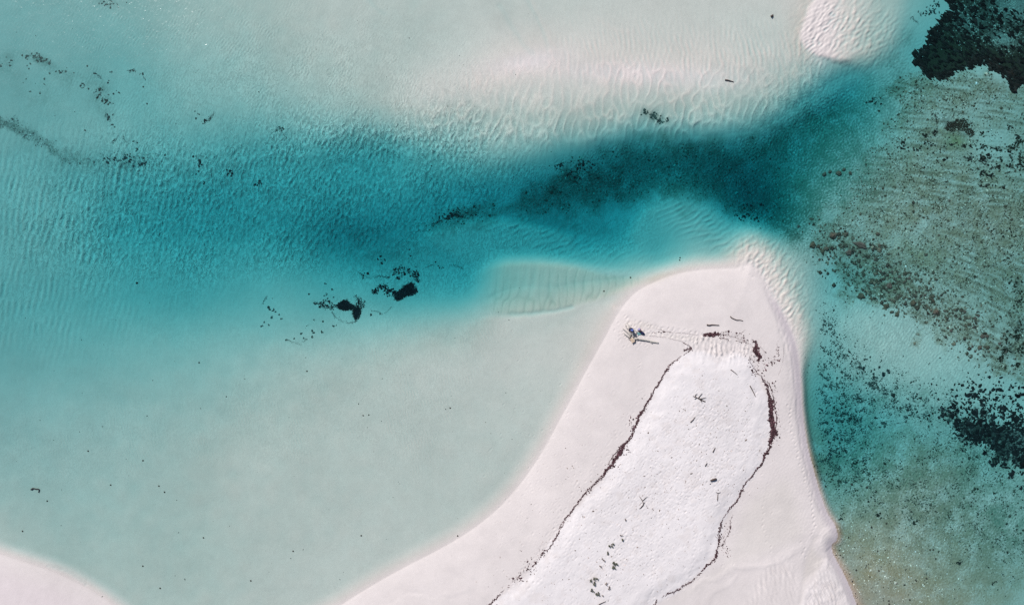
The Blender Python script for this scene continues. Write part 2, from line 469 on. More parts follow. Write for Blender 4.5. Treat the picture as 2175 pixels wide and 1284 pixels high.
add(field(60, None, .4, 1, 25)[GRID], under, 0.007)
# long low steps left by the tide across the beach
for pts, a, w in (('1300,650 1400,690 1500,705 1560,700', .03, 6), ('850,1262 950,1262 1010,1240', .02, 5), ('800,1284 880,1255 960,1270', -.02, 5),
                  ('1480,1240 1540,1210 1620,1195 1700,1160', .05, 7), ('1490,1284 1510,1250 1560,1225', .03, 5)):
    d = seg_dist(CX, CY, spline(parse(pts), 4))
    d = bil(d, X + warpx, Y + warpy, CX0, CY0, CS)
    rip = rip + a * np.exp(-(d / w) ** 2)

z = z + rip * np.where(far > 0, 0, 1)


# footprints pressed into the height field
def dimple(x, y, dep=0.07, r=1.9):
    dep *= 1.7
    i0 = np.searchsorted(xs, x - 7); i1 = np.searchsorted(xs, x + 7)
    j0 = np.searchsorted(ys, y - 7); j1 = np.searchsorted(ys, y + 7)
    if i1 <= i0 or j1 <= j0:
        return
    q = ((X[j0:j1, i0:i1] - x) ** 2 + (Y[j0:j1, i0:i1] - y) ** 2) / r ** 2
    z[j0:j1, i0:i1] += -dep * np.exp(-q) + dep * 0.45 * np.exp(-q / 4.0) * (1 - np.exp(-q))


def trail(pts, gap=10, side=1.6, jit=1.0, dep=0.08):
    s = np.array(spline(parse(pts), 6))
    L = np.append(0, np.cumsum(np.hypot(*np.diff(s, axis=0).T)))
    k = 0
    for d in np.arange(0, L[-1], gap):
        x = np.interp(d, L, s[:, 0]); y = np.interp(d, L, s[:, 1])
        o = side if k % 2 else -side
        dimple(x + o + random.gauss(0, jit), y + random.gauss(0, jit), dep * random.uniform(.6, 1.1))
        k += 1


trail('1672,860 1678,900 1684,940 1696,980 1712,1030 1722,1080 1726,1120 1716,1132', 9)
trail('1700,1150 1702,1165 1706,1185', 10)
trail('1620,1050 1616,1100 1626,1150 1640,1175', 12, dep=.05)
trail('1330,668 1345,700 1370,706 1420,712 1480,722', 5, 2.5, 1.6, .07)
trail('1350,680 1400,694 1450,700 1500,716', 6, 2.5, 1.6, .06)
trail('1300,1284 1290,1240 1300,1190 1330,1130', 9, 2, 2, .05)
trail('1470,1100 1468,1180 1450,1250', 9, dep=.05)
trail('1390,1284 1384,1240 1380,1190 1400,1140', 8, 2, 2, .05)
trail('1050,1270 1110,1210 1160,1150 1200,1085', 7, 4, 3, .05)
trail('1120,1250 1180,1190 1230,1120 1290,1050 1330,990', 7, 5, 4, .05)
trail('1100,1240 1150,1170 1210,1060 1260,990 1310,920 1360,830', 9, 5, 4, .04)
for _ in range(620):
    x = random.gauss(1290, 110); y = random.gauss(1130, 110)
    a = (x - 1050) * 0.62 + (y - 1284)
    dimple(x, y, random.uniform(.02, .055), random.uniform(1.2, 1.9))
for _ in range(420):
    dimple(random.gauss(1490, 70), random.gauss(930, 70), random.uniform(.02, .06), random.uniform(1.2, 1.8))
for _ in range(110):
    dimple(random.gauss(1200, 70), random.gauss(960, 110), random.uniform(.02, .05), 1.5)
for _ in range(60):
    dimple(random.gauss(1345, 20), random.gauss(706, 14), random.uniform(.04, .08), 1.8)


def height(x, y):
    i = min(max(int(np.searchsorted(xs, x)) - 1, 0), len(xs) - 2)
    j = min(max(int(np.searchsorted(ys, y)) - 1, 0), len(ys) - 2)
    u = (x - xs[i]) / (xs[i + 1] - xs[i]); v = (y - ys[j]) / (ys[j + 1] - ys[j])
    return float(z[j, i] * (1 - u) * (1 - v) + z[j, i + 1] * u * (1 - v) + z[j + 1, i] * (1 - u) * v + z[j + 1, i + 1] * u * v)


def heights(x, y):
    i = np.clip(np.searchsorted(xs, x) - 1, 0, len(xs) - 2)
    j = np.clip(np.searchsorted(ys, y) - 1, 0, len(ys) - 2)
    u = (x - xs[i]) / (xs[i + 1] - xs[i]); v = (y - ys[j]) / (ys[j + 1] - ys[j])
    return z[j, i] * (1 - u) * (1 - v) + z[j, i + 1] * u * (1 - v) + z[j + 1, i] * (1 - u) * v + z[j + 1, i + 1] * u * v


# ------------------------------------------------------------------ what the ground is made of (albedo)
C_SUB = np.array([.470, .442, .390])
C_DAMP = np.array([.60, .55, .53])
C_WET = np.array([.47, .42, .44])
C_DRY = np.array([.66, .622, .615])
C_ALG = np.array([.245, .200, .140])
C_OLV = np.array([.20, .20, .11])
C_GRASS = np.array([.050, .085, .065])
C_BLACK = np.array([.012, .014, .014])
col = np.empty(X.shape + (3,), np.float32)
col[:] = C_SUB


def mixc(c, m):
    global col
    m = np.clip(m, 0, 1)[..., None]
    col = (col * (1 - m) + c * m).astype(np.float32)


n_a = fbm(60, 31, 1.4, 3)[GRID]
n_b = fbm(20, 32, 1.0, 3)[GRID]
n_c = fbm(200, 33, 1.8, 6)[GRID]
n_s = field(6, None, .5, 1, 34)[GRID]

landmask = smooth(-34, 6, np.maximum(sd_spit, sd_west))
mixc(C_DAMP, landmask)
mixc(np.array([.36, .365, .335]), blobs('-20,60,300,260,0,.5 -20,560,220,300,0,.40 -20,900,300,200,0,.35'))  # lens vignette painted into the colour: duller bottom along the left edge
mixc(np.array([.545, .51, .465]), smooth(.22, .02, depth) * (1 - landmask))
mixc(C_WET, smooth(-6, 2, sd_spit) * smooth(26, 4, sd_spit) * smooth(1600, 1660, X) * smooth(600, 660, Y) * .75)
mixc(C_DRY, dry * (sd_spit > 0))
mixc(C_DAMP * .97, dry * smooth(.2, 1.8, n_a) * .55)
mixc(C_DAMP * .9, dry * hum * smooth(.9, 2.2, f_spk) * .5)
mixc(C_DRY, smooth(-3, 8, lobeS) * .35 * (sd_spit > 0))
mixc(np.array([.50, .46, .42]), (smooth(-2, 14, pool) * .55) * (sd_spit > 0))
mixc(np.array([.57, .53, .49]), smooth(0, 40, sdf(parse('1560,1060 1640,1000 1690,1010 1720,1110 1700,1160 1560,1210 1500,1250 1400,1300 1420,1250 1520,1180'), 2)) * .55 * (1 - dry))
mixc(np.array([.60, .535, .535]), smooth(0, 60, sd_west) * .8)
mixc(np.array([.62, .56, .545]), blobs('1350,155,200,24,3,.7 1120,130,90,22,-12,.7 1740,70,34,70,0,.8') )

tongc = smooth(-1, 7, tong) * smooth(1800, 1738, X)
mixc(C_DAMP, tongc)
mixc(C_SUB, smooth(60, 5, np.abs(tong)) * smooth(1, -6, tong) * smooth(1760, 1700, X) * .8)
mixc(np.array([.42, .40, .31]), trim * .35)
mixc(np.array([.24, .23, .17]), trim * f_tl * .22 * (.4 + .6 * patch))
# algae and turf on the reef flat, east
reef = sdf(parse('''1760,440 1800,400 1840,330 1880,270 1900,200 1920,150 1960,160 2040,160 2100,140 2170,190 2500,200 2500,880 2175,800 2120,760 2050,735 1970,700 1900,660 1840,640 1800,610 1760,560 1730,520 1735,470'''), 2, 4.0)
reefm = smooth(-18, 22, reef)
sandy = blobs('2130,150,36,26,35,1 2110,290,60,30,-5,.9 2060,240,110,18,-5,.6 2120,330,60,30,0,.7 1950,580,60,12,28,.5 1920,500,70,10,15,.4 2060,640,90,25,20,.5 2100,700,70,30,20,.5 1860,505,50,8,15,.6 1900,300,50,40,0,.5')
mixc(C_ALG, reefm * (0.72 + 0.18 * n_a + 0.18 * n_s) * (1 - .85 * sandy) * (.72 + .28 * smooth(1800, 1900, X)))
mixc(C_ALG * .8, reefm * blobs('1860,560,120,50,25,.8 2100,190,50,30,10,.8 1780,520,40,40,0,.5 1960,640,120,30,25,.5 1960,430,160,40,5,.3 2150,450,80,120,0,.3') * (.40 + .25 * n_a + .2 * n_s))
fanw = smooth(380, 640, Y)
streak = field(24, 98, .60, .17, 35)[GRID] * (1 - fanw) + field(22, 114, .60, .17, 36)[GRID] * fanw
mixc(C_SUB, reefm * smooth(.3, 2.2, streak) * .55)
mixc(C_ALG * .6, reefm * smooth(-.4, -1.9, streak) * .6)
mixc(C_OLV, blobs('2035,298,24,14,10,1 1890,590,50,14,25,.35 1960,540,60,20,25,.3'))
# weedy bottom south-east
se = blobs('2100,1240,120,70,0,.5 1780,1250,60,70,0,.9 1850,1220,110,80,0,1 1950,1270,140,70,0,.8 1800,1150,50,50,0,.7 1760,1010,16,90,-8,.3 1742,900,14,120,0,.35 1870,1130,120,40,10,.4 2000,1000,90,40,10,.35 2040,1000,70,30,0,.3 1930,1050,60,60,0,.2 1800,1020,120,40,30,.35')
mixc(C_ALG * 1.4, blobs('1722,900,12,90,-4,.7 1716,800,10,60,0,.5 1730,1000,10,50,-15,.6') * (sd_spit < 0))
mixc(C_ALG * np.array([1.15, 1.0, .8]), se * (sd_spit < 0) * (.68 + .12 * n_a + .12 * n_s))
mixc(np.array([.33, .28, .23]), blobs('1850,1285,90,40,0,.9 1800,1180,30,60,-20,.6') * (sd_spit < 0) * .8)
mixc(C_ALG, (sd_spit < 0) * blobs('1900,1080,220,120,10,.65 2080,1180,160,140,0,.65 1850,960,160,90,10,.35 2050,980,140,60,10,.35') * (.8 + .25 * n_a + .3 * n_s))
mixc(C_GRASS * 2, (sd_spit < 0) * blobs('1800,900,70,160,0,.35 1870,1000,120,80,20,.30 2100,1040,120,110,0,.35 2150,1130,70,70,0,.3 1960,860,120,50,20,.3') * (.8 + .3 * n_a + .4 * n_s))
# seagrass in the channel
ch = sdf(parse("""890,476 960,454 1040,434 1110,404 1190,362 1250,346 1320,310 1380,290 1460,290 1540,302 1610,290 1690,258 1770,215 1850,170 1900,150 1890,215 1850,260 1810,320 1760,380 1720,430 1690,480 1650,474 1600,456
 1540,440 1480,426 1400,422 1330,432 1270,448 1200,458 1120,455 1060,458 1000,470 940,484"""), 2, 2.5)
chm = smooth(-30, 30, ch)
core = smooth(-2, 40, ch) * smooth(1740, 1560, X)
mixc(C_GRASS * 1.8, chm * (.72 + .08 * n_a + .10 * n_s) * smooth(1860, 1600, X) * (1 - .25 * smooth(1150, 950, X)))
mixc(C_GRASS * 1.3, chm * (.50 + .14 * n_a + .2 * n_s) * smooth(1560, 1750, X) * smooth(150, 240, Y))
mixc(C_GRASS * 2, blobs('1720,330,90,110,20,.65 1700,430,70,50,20,.6 1800,280,80,60,-20,.5 1880,200,60,60,0,.5 1780,400,80,50,0,.5 1840,340,80,70,0,.35 1700,500,50,40,35,.5') * (sd_spit < 0) * (.75 + .15 * n_a + .35 * n_s))
mixc(C_GRASS, core * (.36 + .08 * n_a + .12 * n_s))
mixc(C_GRASS * .6, blobs('1230,360,42,22,10,.8 980,455,50,16,-12,.8 1330,405,60,24,0,.5 1280,380,60,20,0,.5 1160,395,60,14,-20,.5 1620,450,60,18,20,.6 1570,440,40,20,10,.5') * (.35 + .2 * n_a + .2 * n_s))
mixc(C_GRASS, blobs('780,520,170,50,0,.28 700,480,160,40,0,.18 820,540,120,30,0,.18 1240,485,80,20,5,.4') * (.7 + .15 * n_a))
mixc(C_GRASS, blobs('1700,470,50,40,30,.45 1690,500,60,22,35,.3 1730,560,26,60,-20,.2 1900,150,40,60,35,.35 1930,90,22,40,20,.25') * (.6 + .3 * n_a + .3 * n_s))
mixc(C_GRASS, blobs('1390,246,26,10,25,.7') * (.8 + .3 * n_s))
# weed band, north-west
wb = band(parse('-80,240 0,252 40,270 80,295 120,318 170,338 215,345'), 9, .9, 1.5)
mixc(C_GRASS, wb * (.62 + .2 * n_a + .2 * n_s) * smooth(230, 90, X) * .8)
mixc(C_GRASS, blobs('190,345,110,24,8,.20 75,122,26,9,20,.5 10,130,24,30,0,.2 140,160,60,12,25,.25 215,205,18,40,-10,.4 90,190,100,60,0,.15 230,0,30,16,0,.3 280,340,40,14,0,.3 45,300,60,14,30,.15') * (.6 + .4 * n_a + .3 * n_s))
# black beds
bedN = sdf(parse('''2028,-60 2022,10 2008,40 1996,60 1984,84 1964,98 1950,112 1956,134 1975,150 2010,156 2035,148 2060,141 2085,127 2102,128 2124,142 2142,160 2158,178 2176,176 2500,200 2500,-320 2060,-320'''), 2, 2.2)
bedE = sdf(parse('''2012,876 2026,862 2046,880 2064,892 2100,890 2130,902 2158,906 2178,912 2300,950 2300,1060 2200,1020 2172,1000 2140,985 2112,962 2084,950 2058,946 2040,922 2020,900'''), 2, 3.0)
bn = smooth(-3, 8, bedN + 3 * n_b)
holes = blobs('2140,80,26,16,10,.85 2060,40,40,26,20,.35 2170,10,46,28,10,1.0')
mixc(np.array([.035, .030, .020]), bn * (1 - holes * (.55 + .25 * n_s)))
mixc(np.array([.20, .15, .13]), bn * blobs('2190,8,60,34,12,.9') * (.6 + .2 * n_s))
mixc(C_BLACK, smooth(-8, 14, bedE + 8 * n_b) * (.92 - .35 * smooth(2120, 2170, X) * smooth(-.5, 1, n_s)))
mixc(C_BLACK, blobs('2165,720,18,30,-10,.8 2155,740,20,20,0,.6 2120,740,16,12,0,.5 2165,600,12,30,0,.5 2165,690,14,20,0,.6 2025,262,20,16,10,.9 2055,275,20,14,10,.6') * smooth(-.5, .8, n_b) * .8)
mixc(C_BLACK * 2, blobs('770,650,70,16,0,.25 850,580,50,20,0,.3 700,640,50,12,0,.25') * smooth(.0, 1.5, n_s))
# ground under the black patches of the lagoon
for q in ('833,628 840,619 852,611 864,603 872,600 877,604 878,612 884,612 886,620 878,626 864,629 852,635 842,639 836,635',
          '711,648 720,639 730,636 739,639 744,646 752,648 760,650 765,658 766,666 760,674 753,681 749,676 747,666 748,657 738,659 728,661 717,658'):
    mixc(C_BLACK * .7, smooth(-1.5, 1.5, sdf(parse(q), 0, .35) + 1.5 * n_s * .6 + 1.3 * n_b))
# leaf litter tint by the strand lines
mixc(np.array([.30, .22, .21]), blobs('1610,740,14,30,0,.25 1520,708,40,7,8,.30') * smooth(.2, 1.2, n_s))
mixc(np.array([.44, .41, .33]), blobs('1365,690,30,6,10,.4 1440,715,70,5,6,.3 1420,582,70,7,-18,.5 1390,590,30,10,-20,.6') * .6)
# wavelet relief, painted caustic lines, faint unevenness of the sand itself
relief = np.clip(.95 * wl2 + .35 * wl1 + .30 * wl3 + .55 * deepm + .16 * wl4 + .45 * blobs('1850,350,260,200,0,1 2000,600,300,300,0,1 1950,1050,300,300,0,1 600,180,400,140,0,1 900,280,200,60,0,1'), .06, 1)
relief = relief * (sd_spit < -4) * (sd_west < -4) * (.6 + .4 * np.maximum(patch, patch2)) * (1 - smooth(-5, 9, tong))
caustm = 1 + wl2 * (.16 * ridge(f_netw, .8) + .10 * ridge(f_netv, .8) - .12) + wl3 * (.22 * ridge(f_bigw, .75) - .06)  # ripple crests lightened in the colour to imitate focused sunlight
col = (col * caustm[..., None]).astype(np.float32)
tone = 1 + .018 * n_c + .010 * n_a + .008 * n_b
col = np.clip(col * tone[..., None], 0.004, 0.8).astype(np.float32)


# ------------------------------------------------------------------ materials
def mat(name, rough=.9, color=None, attr=None, bump=None, noise=None, spec=.2):
    """diffuse-like material; attr = colour attribute, noise=(scale, amount), bump=(scale, strength, dist)"""
    m = bpy.data.materials.new(name)
    m.use_nodes = True
    nt = m.node_tree
    b = nt.nodes['Principled BSDF']
    b.inputs['Roughness'].default_value = rough
    b.inputs['Specular IOR Level'].default_value = spec
    tc = nt.nodes.new('ShaderNodeTexCoord')
    if attr:
        a = nt.nodes.new('ShaderNodeAttribute')
        a.attribute_name = attr
        src = a.outputs['Color']
    else:
        a = nt.nodes.new('ShaderNodeRGB')
        a.outputs[0].default_value = (*color, 1)
        src = a.outputs[0]
    if noise:
        t = nt.nodes.new('ShaderNodeTexNoise')
        t.inputs['Scale'].default_value = noise[0]
        t.inputs['Detail'].default_value = 3
        nt.links.new(tc.outputs['Object'], t.inputs['Vector'])
        mr = nt.nodes.new('ShaderNodeMapRange')
        mr.inputs['From Min'].default_value = .25
        mr.inputs['From Max'].default_value = .75
        mr.inputs['To Min'].default_value = 1 - noise[1]
        mr.inputs['To Max'].default_value = 1 + noise[1]
        nt.links.new(t.outputs['Fac'], mr.inputs['Value'])
        mx = nt.nodes.new('ShaderNodeVectorMath')
        mx.operation = 'SCALE'
        nt.links.new(src, mx.inputs[0])
        nt.links.new(mr.outputs[0], mx.inputs['Scale'])
        src = mx.outputs[0]
    nt.links.new(src, b.inputs['Base Color'])
    if bump:
        t2 = nt.nodes.new('ShaderNodeTexNoise')
        t2.inputs['Scale'].default_value = bump[0]
        t2.inputs['Detail'].default_value = 4
        nt.links.new(tc.outputs['Object'], t2.inputs['Vector'])
        bp = nt.nodes.new('ShaderNodeBump')
        bp.inputs['Strength'].default_value = bump[1]
        bp.inputs['Distance'].default_value = bump[2]
        nt.links.new(t2.outputs['Fac'], bp.inputs['Height'])
        nt.links.new(bp.outputs[0], b.inputs['Normal'])
    return m


M_SAND = mat('sand', .95, attr='tint', noise=(5.0, .035), bump=(3.5, .22, .04), spec=.02)
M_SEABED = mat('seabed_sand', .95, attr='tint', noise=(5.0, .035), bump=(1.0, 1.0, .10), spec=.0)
# wavelets in the bottom sand: ridged, stretched noise whose height follows the relief map
nt = M_SEABED.node_tree
bpn = next(q for q in nt.nodes if q.type == 'BUMP')
old = bpn.inputs['Height'].links[0].from_node
att = next(q for q in nt.nodes if q.type == 'ATTRIBUTE')
tcn = next(q for q in nt.nodes if q.type == 'TEX_COORD')
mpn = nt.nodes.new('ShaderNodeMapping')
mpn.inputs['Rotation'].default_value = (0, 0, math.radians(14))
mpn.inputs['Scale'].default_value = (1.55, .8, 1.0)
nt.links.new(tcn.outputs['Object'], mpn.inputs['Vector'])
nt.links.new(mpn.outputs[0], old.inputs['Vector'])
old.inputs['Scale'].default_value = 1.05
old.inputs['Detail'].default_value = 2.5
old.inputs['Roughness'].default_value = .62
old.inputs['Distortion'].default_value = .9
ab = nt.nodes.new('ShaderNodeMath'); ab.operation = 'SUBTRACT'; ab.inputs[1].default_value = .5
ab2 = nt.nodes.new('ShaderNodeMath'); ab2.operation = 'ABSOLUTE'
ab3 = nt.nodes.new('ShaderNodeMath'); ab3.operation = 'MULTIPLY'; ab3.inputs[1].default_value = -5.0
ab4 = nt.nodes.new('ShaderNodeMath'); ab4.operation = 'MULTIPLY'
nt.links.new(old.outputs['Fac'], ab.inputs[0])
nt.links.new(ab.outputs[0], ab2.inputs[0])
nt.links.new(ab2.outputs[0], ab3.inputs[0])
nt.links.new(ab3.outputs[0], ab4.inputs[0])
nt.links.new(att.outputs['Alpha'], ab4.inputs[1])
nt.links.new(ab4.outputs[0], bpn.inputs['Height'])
bpn.inputs['Strength'].default_value = 1.0
# caustic lines painted into the sand colour: wavelet crests lightened, troughs darkened
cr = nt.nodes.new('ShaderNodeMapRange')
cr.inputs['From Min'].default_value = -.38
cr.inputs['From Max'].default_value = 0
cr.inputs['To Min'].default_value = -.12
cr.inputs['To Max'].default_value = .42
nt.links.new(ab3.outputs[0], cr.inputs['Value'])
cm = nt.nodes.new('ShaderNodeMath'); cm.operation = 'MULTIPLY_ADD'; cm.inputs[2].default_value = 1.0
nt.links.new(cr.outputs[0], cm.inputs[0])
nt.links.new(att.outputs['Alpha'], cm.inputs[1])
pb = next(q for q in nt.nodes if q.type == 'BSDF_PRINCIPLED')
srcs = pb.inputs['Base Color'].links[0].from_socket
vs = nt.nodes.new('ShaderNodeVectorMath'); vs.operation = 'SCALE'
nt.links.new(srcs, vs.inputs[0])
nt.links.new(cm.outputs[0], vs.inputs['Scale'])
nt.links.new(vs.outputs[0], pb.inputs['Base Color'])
bpn.inputs['Distance'].default_value = .085
M_WEED = mat('weed', .8, attr='tint', noise=(6.0, .2), spec=.0)
M_ROCK = mat('rock', .95, attr='tint', noise=(4.0, .35), bump=(5.0, .6, .08), spec=.0)
M_WOOD = mat('weathered_wood', .9, color=(.46, .43, .39), noise=(7.0, .3), bump=(14.0, .6, .02))
M_DARKWOOD = mat('dark_wood', .85, color=(.075, .055, .05), noise=(7.0, .3), bump=(14.0, .6, .02))
M_LEAF = mat('leaf', .7, attr='tint', noise=(8.0, .2))
M_SKIN = mat('skin', .6, color=(.42, .25, .18), noise=(20, .05))


def cloth(name, c):
    return mat(name, .9, color=c, noise=(9.0, .12), bump=(22.0, .4, .01))


# water surface: clear, slightly wind-roughened, with absorbing water below it
M_WATER = bpy.data.materials.new('water')
M_WATER.use_nodes = True
nt = M_WATER.node_tree
for q in list(nt.nodes):
    nt.nodes.remove(q)
out = nt.nodes.new('ShaderNodeOutputMaterial')
mixs = nt.nodes.new('ShaderNodeMixShader')
trn = nt.nodes.new('ShaderNodeBsdfTransparent')
gls = nt.nodes.new('ShaderNodeBsdfGlossy')
gls.inputs['Roughness'].default_value = .19
fr = nt.nodes.new('ShaderNodeFresnel')
# rays run straight through this surface, so both sides reflect alike (no total internal reflection)
geo = nt.nodes.new('ShaderNodeNewGeometry')
ior = nt.nodes.new('ShaderNodeMapRange')
ior.inputs['To Min'].default_value = 1.333
ior.inputs['To Max'].default_value = 1 / 1.333
nt.links.new(geo.outputs['Backfacing'], ior.inputs['Value'])
nt.links.new(ior.outputs[0], fr.inputs['IOR'])
tc = nt.nodes.new('ShaderNodeTexCoord')
mp = nt.nodes.new('ShaderNodeMapping')
mp.inputs['Rotation'].default_value = (0, 0, math.radians(12))
mp.inputs['Scale'].default_value = (1.0, .55, 1.0)
nz = nt.nodes.new('ShaderNodeTexNoise')
nz.inputs['Scale'].default_value = 1.7
nz.inputs['Detail'].default_value = 3.0
nz.inputs['Roughness'].default_value = .6
nz.inputs['Distortion'].default_value = .6
nz2 = nt.nodes.new('ShaderNodeTexNoise')
nz2.inputs['Scale'].default_value = .035
nz2.inputs['Detail'].default_value = 2.0
mr = nt.nodes.new('ShaderNodeMapRange')
mr.inputs['From Min'].default_value = .38
mr.inputs['From Max'].default_value = .62
mr.inputs['To Min'].default_value = .25
mr.inputs['To Max'].default_value = 1.0
bp = nt.nodes.new('ShaderNodeBump')
bp.inputs['Distance'].default_value = .075
L = nt.links.new
L(tc.outputs['Object'], mp.inputs['Vector'])
L(mp.outputs[0], nz.inputs['Vector'])
L(tc.outputs['Object'], nz2.inputs['Vector'])
L(nz2.outputs['Fac'], mr.inputs['Value'])
L(mr.outputs[0], bp.inputs['Strength'])
L(nz.outputs['Fac'], bp.inputs['Height'])
L(bp.outputs[0], gls.inputs['Normal'])
L(fr.outputs[0], mixs.inputs[0])
L(trn.outputs[0], mixs.inputs[1])
L(gls.outputs[0], mixs.inputs[2])
L(mixs.outputs[0], out.inputs['Surface'])
va = nt.nodes.new('ShaderNodeVolumeAbsorption')
SIG = (.84, .190, .136)
DEN = .90
va.inputs['Density'].default_value = DEN
va.inputs['Color'].default_value = (1 - SIG[0] / DEN, 1 - SIG[1] / DEN, 1 - SIG[2] / DEN, 1)
L(va.outputs[0], out.inputs['Volume'])


# ------------------------------------------------------------------ ground meshes
def tag(o, label=None, cat=None, group=None, kind=None):
    if label:
        o['label'] = label
    if cat:
        o['category'] = cat
    if group:
        o['group'] = group
    if kind:
        o['kind'] = kind
    return o


dzx = np.gradient(z, axis=1) / (np.gradient(xs)[None, :] * S)
dzy = np.gradient(z, axis=0) / (np.gradient(ys)[:, None] * -S)
NRM = np.stack([-dzx, -dzy, np.ones_like(z)], -1)
NRM /= np.linalg.norm(NRM, axis=-1, keepdims=True)
VX = (X - 1087.5) * S
VY = (642.0 - Y) * S
ny_, nx_ = X.shape
idx = np.arange(nx_ * ny_).reshape(ny_, nx_)
quads = np.stack([idx[1:, :-1], idx[1:, 1:], idx[:-1, 1:], idx[:-1, :-1]], -1).reshape(-1, 4)
fc = lambda a: (a[1:, :-1] + a[1:, 1:] + a[:-1, 1:] + a[:-1, :-1]).reshape(-1) / 4
sp, we = fc(sd_spit), fc(sd_west)
region = np.where(sp > 0, 1, np.where(we > 0, 2, 0))
for rid, nm in ((0, 'seabed'), (1, 'sand_spit'), (2, 'beach')):
    q = quads[region == rid]
    used = np.unique(q)
    remap = np.full(nx_ * ny_, -1)
    remap[used] = np.arange(len(used))
    q = remap[q]
    me = bpy.data.meshes.new(nm)
    me.vertices.add(len(used))
    co = np.stack([VX.reshape(-1)[used], VY.reshape(-1)[used], z.reshape(-1)[used]], -1).astype(np.float32)
    me.vertices.foreach_set('co', co.reshape(-1))
    me.loops.add(q.size)
    me.loops.foreach_set('vertex_index', q.reshape(-1).astype(np.int32))
    me.polygons.add(len(q))
    me.polygons.foreach_set('loop_start', np.arange(0, q.size, 4, dtype=np.int32))
    me.update(calc_edges=True)
    me.polygons.foreach_set('use_smooth', np.ones(len(q), bool))
    at = me.color_attributes.new('tint', 'FLOAT_COLOR', 'POINT')
    cc = np.ones((len(used), 4), np.float32)
    cc[:, :3] = col.reshape(-1, 3)[used]
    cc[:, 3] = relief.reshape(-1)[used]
    at.data.foreach_set('color', cc.reshape(-1))
    me.normals_split_custom_set_from_vertices(NRM.reshape(-1, 3)[used].astype(np.float32).tolist())
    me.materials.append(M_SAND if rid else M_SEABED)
    o = bpy.data.objects.new(nm, me)
    COL.objects.link(o)
    tag(o, kind='structure')

# water body: one closed box whose top is the surface
bm = bmesh.new()
x0, x1, y0, y1 = VX.min() + 20, VX.max() - 20, VY.min() + 20, VY.max() - 20
bmesh.ops.create_cube(bm, size=1.0)
for v in bm.verts:
    v.co.x = x0 if v.co.x < 0 else x1
    v.co.y = y0 if v.co.y < 0 else y1
    v.co.z = -9.0 if v.co.z < 0 else 0.0
me = bpy.data.meshes.new('water')
bm.to_mesh(me); bm.free()
me.materials.append(M_WATER)
o = bpy.data.objects.new('water', me)
COL.objects.link(o)
tag(o, kind='structure')


# ------------------------------------------------------------------ mesh builders
def mesh_obj(name, verts, faces, m, parent=None, tint=None, smooth_=False):
    me = bpy.data.meshes.new(name)
    me.from_pydata([tuple(v) for v in verts], [], [tuple(f) for f in faces])
    if tint is not None:
        at = me.color_attributes.new('tint', 'FLOAT_COLOR', 'POINT')
        cc = np.ones((len(verts), 4), np.float32)
        cc[:, :3] = tint
        at.data.foreach_set('color', cc.reshape(-1))
    if smooth_:
        me.polygons.foreach_set('use_smooth', np.ones(len(me.polygons), bool))
    me.materials.append(m)
    o = bpy.data.objects.new(name, me)
    COL.objects.link(o)
    if parent:
        o.parent = parent
    return o


def tri_mesh(name, V, T, m, tint):
    me = bpy.data.meshes.new(name)
    me.vertices.add(len(V))
    me.vertices.foreach_set('co', V.astype(np.float32).reshape(-1))
    me.loops.add(T.size)
    me.loops.foreach_set('vertex_index', T.astype(np.int32).reshape(-1))
    me.polygons.add(len(T))
    me.polygons.foreach_set('loop_start', np.arange(0, T.size, 3, dtype=np.int32))
    me.update(calc_edges=True)
    at = me.color_attributes.new('tint', 'FLOAT_COLOR', 'POINT')
    cc = np.ones((len(V), 4), np.float32)
    cc[:, :3] = tint
    at.data.foreach_set('color', cc.reshape(-1))
    me.materials.append(m)
    o = bpy.data.objects.new(name, me)
    COL.objects.link(o)
    return o


def tufts(name, px, py, r, color, hgt=.5, stretch=1.0, ang=None, n=7, var=.3, m=None, lift=0.0):
    """ragged low mounds: px,py photo px; r radius in px"""
    px = np.asarray(px, float); py = np.asarray(py, float)
    N = len(px)
    r = np.broadcast_to(np.asarray(r, float), (N,)) * S
    g = np.random.default_rng(N + int(abs(px.sum())) % 9999)
    a0 = g.uniform(0, 6.28, N)
    th = np.linspace(0, 2 * np.pi, n, endpoint=False)[None, :] + g.normal(0, .25, (N, n))
    rad = r[:, None] * g.uniform(.45, 1.45, (N, n))
    lx = rad * np.cos(th) * stretch
    ly = rad * np.sin(th) / math.sqrt(stretch)
    if ang is None:
        aa = a0
    else:
        aa = np.radians(np.broadcast_to(ang, (N,))) + g.normal(0, .25, N)
    ox = lx * np.cos(aa)[:, None] - ly * np.sin(aa)[:, None]
    oy = lx * np.sin(aa)[:, None] + ly * np.cos(aa)[:, None]
    bz = heights(px, py)
    cx = (px - 1087.5) * S
    cy = (642 - py) * S
    ring = np.stack([cx[:, None] + ox, cy[:, None] + oy,
                     heights((cx[:, None] + ox) / S + 1087.5, 642 - (cy[:, None] + oy) / S) - .01 + lift], -1)
    apex = np.stack([cx + g.normal(0, .15, N) * r, cy + g.normal(0, .15, N) * r, bz + lift + hgt * r * g.uniform(.6, 1.3, N)], -1)[:, None]
    V = np.concatenate([ring, apex], 1).reshape(-1, 3)
    b = (np.arange(N) * (n + 1))[:, None]
    k = np.arange(n)[None, :]
    T = np.stack([b + k, b + (k + 1) % n, b + n + 0 * k], -1).reshape(-1, 3)
    # reversed order where needed so that faces look up
    c = np.asarray(color, float)
    if c.ndim == 1:
        c = np.broadcast_to(c, (N, 3))
    tint = c * np.exp(g.normal(0, var, (N, 1)))
    tint = np.repeat(tint, n + 1, 0)
    return tri_mesh(name, V, T, m or M_WEED, np.clip(tint, .003, .8))


gx, gy = np.gradient(xs), np.gradient(ys)
AREA = gx[None, :] * gy[:, None]


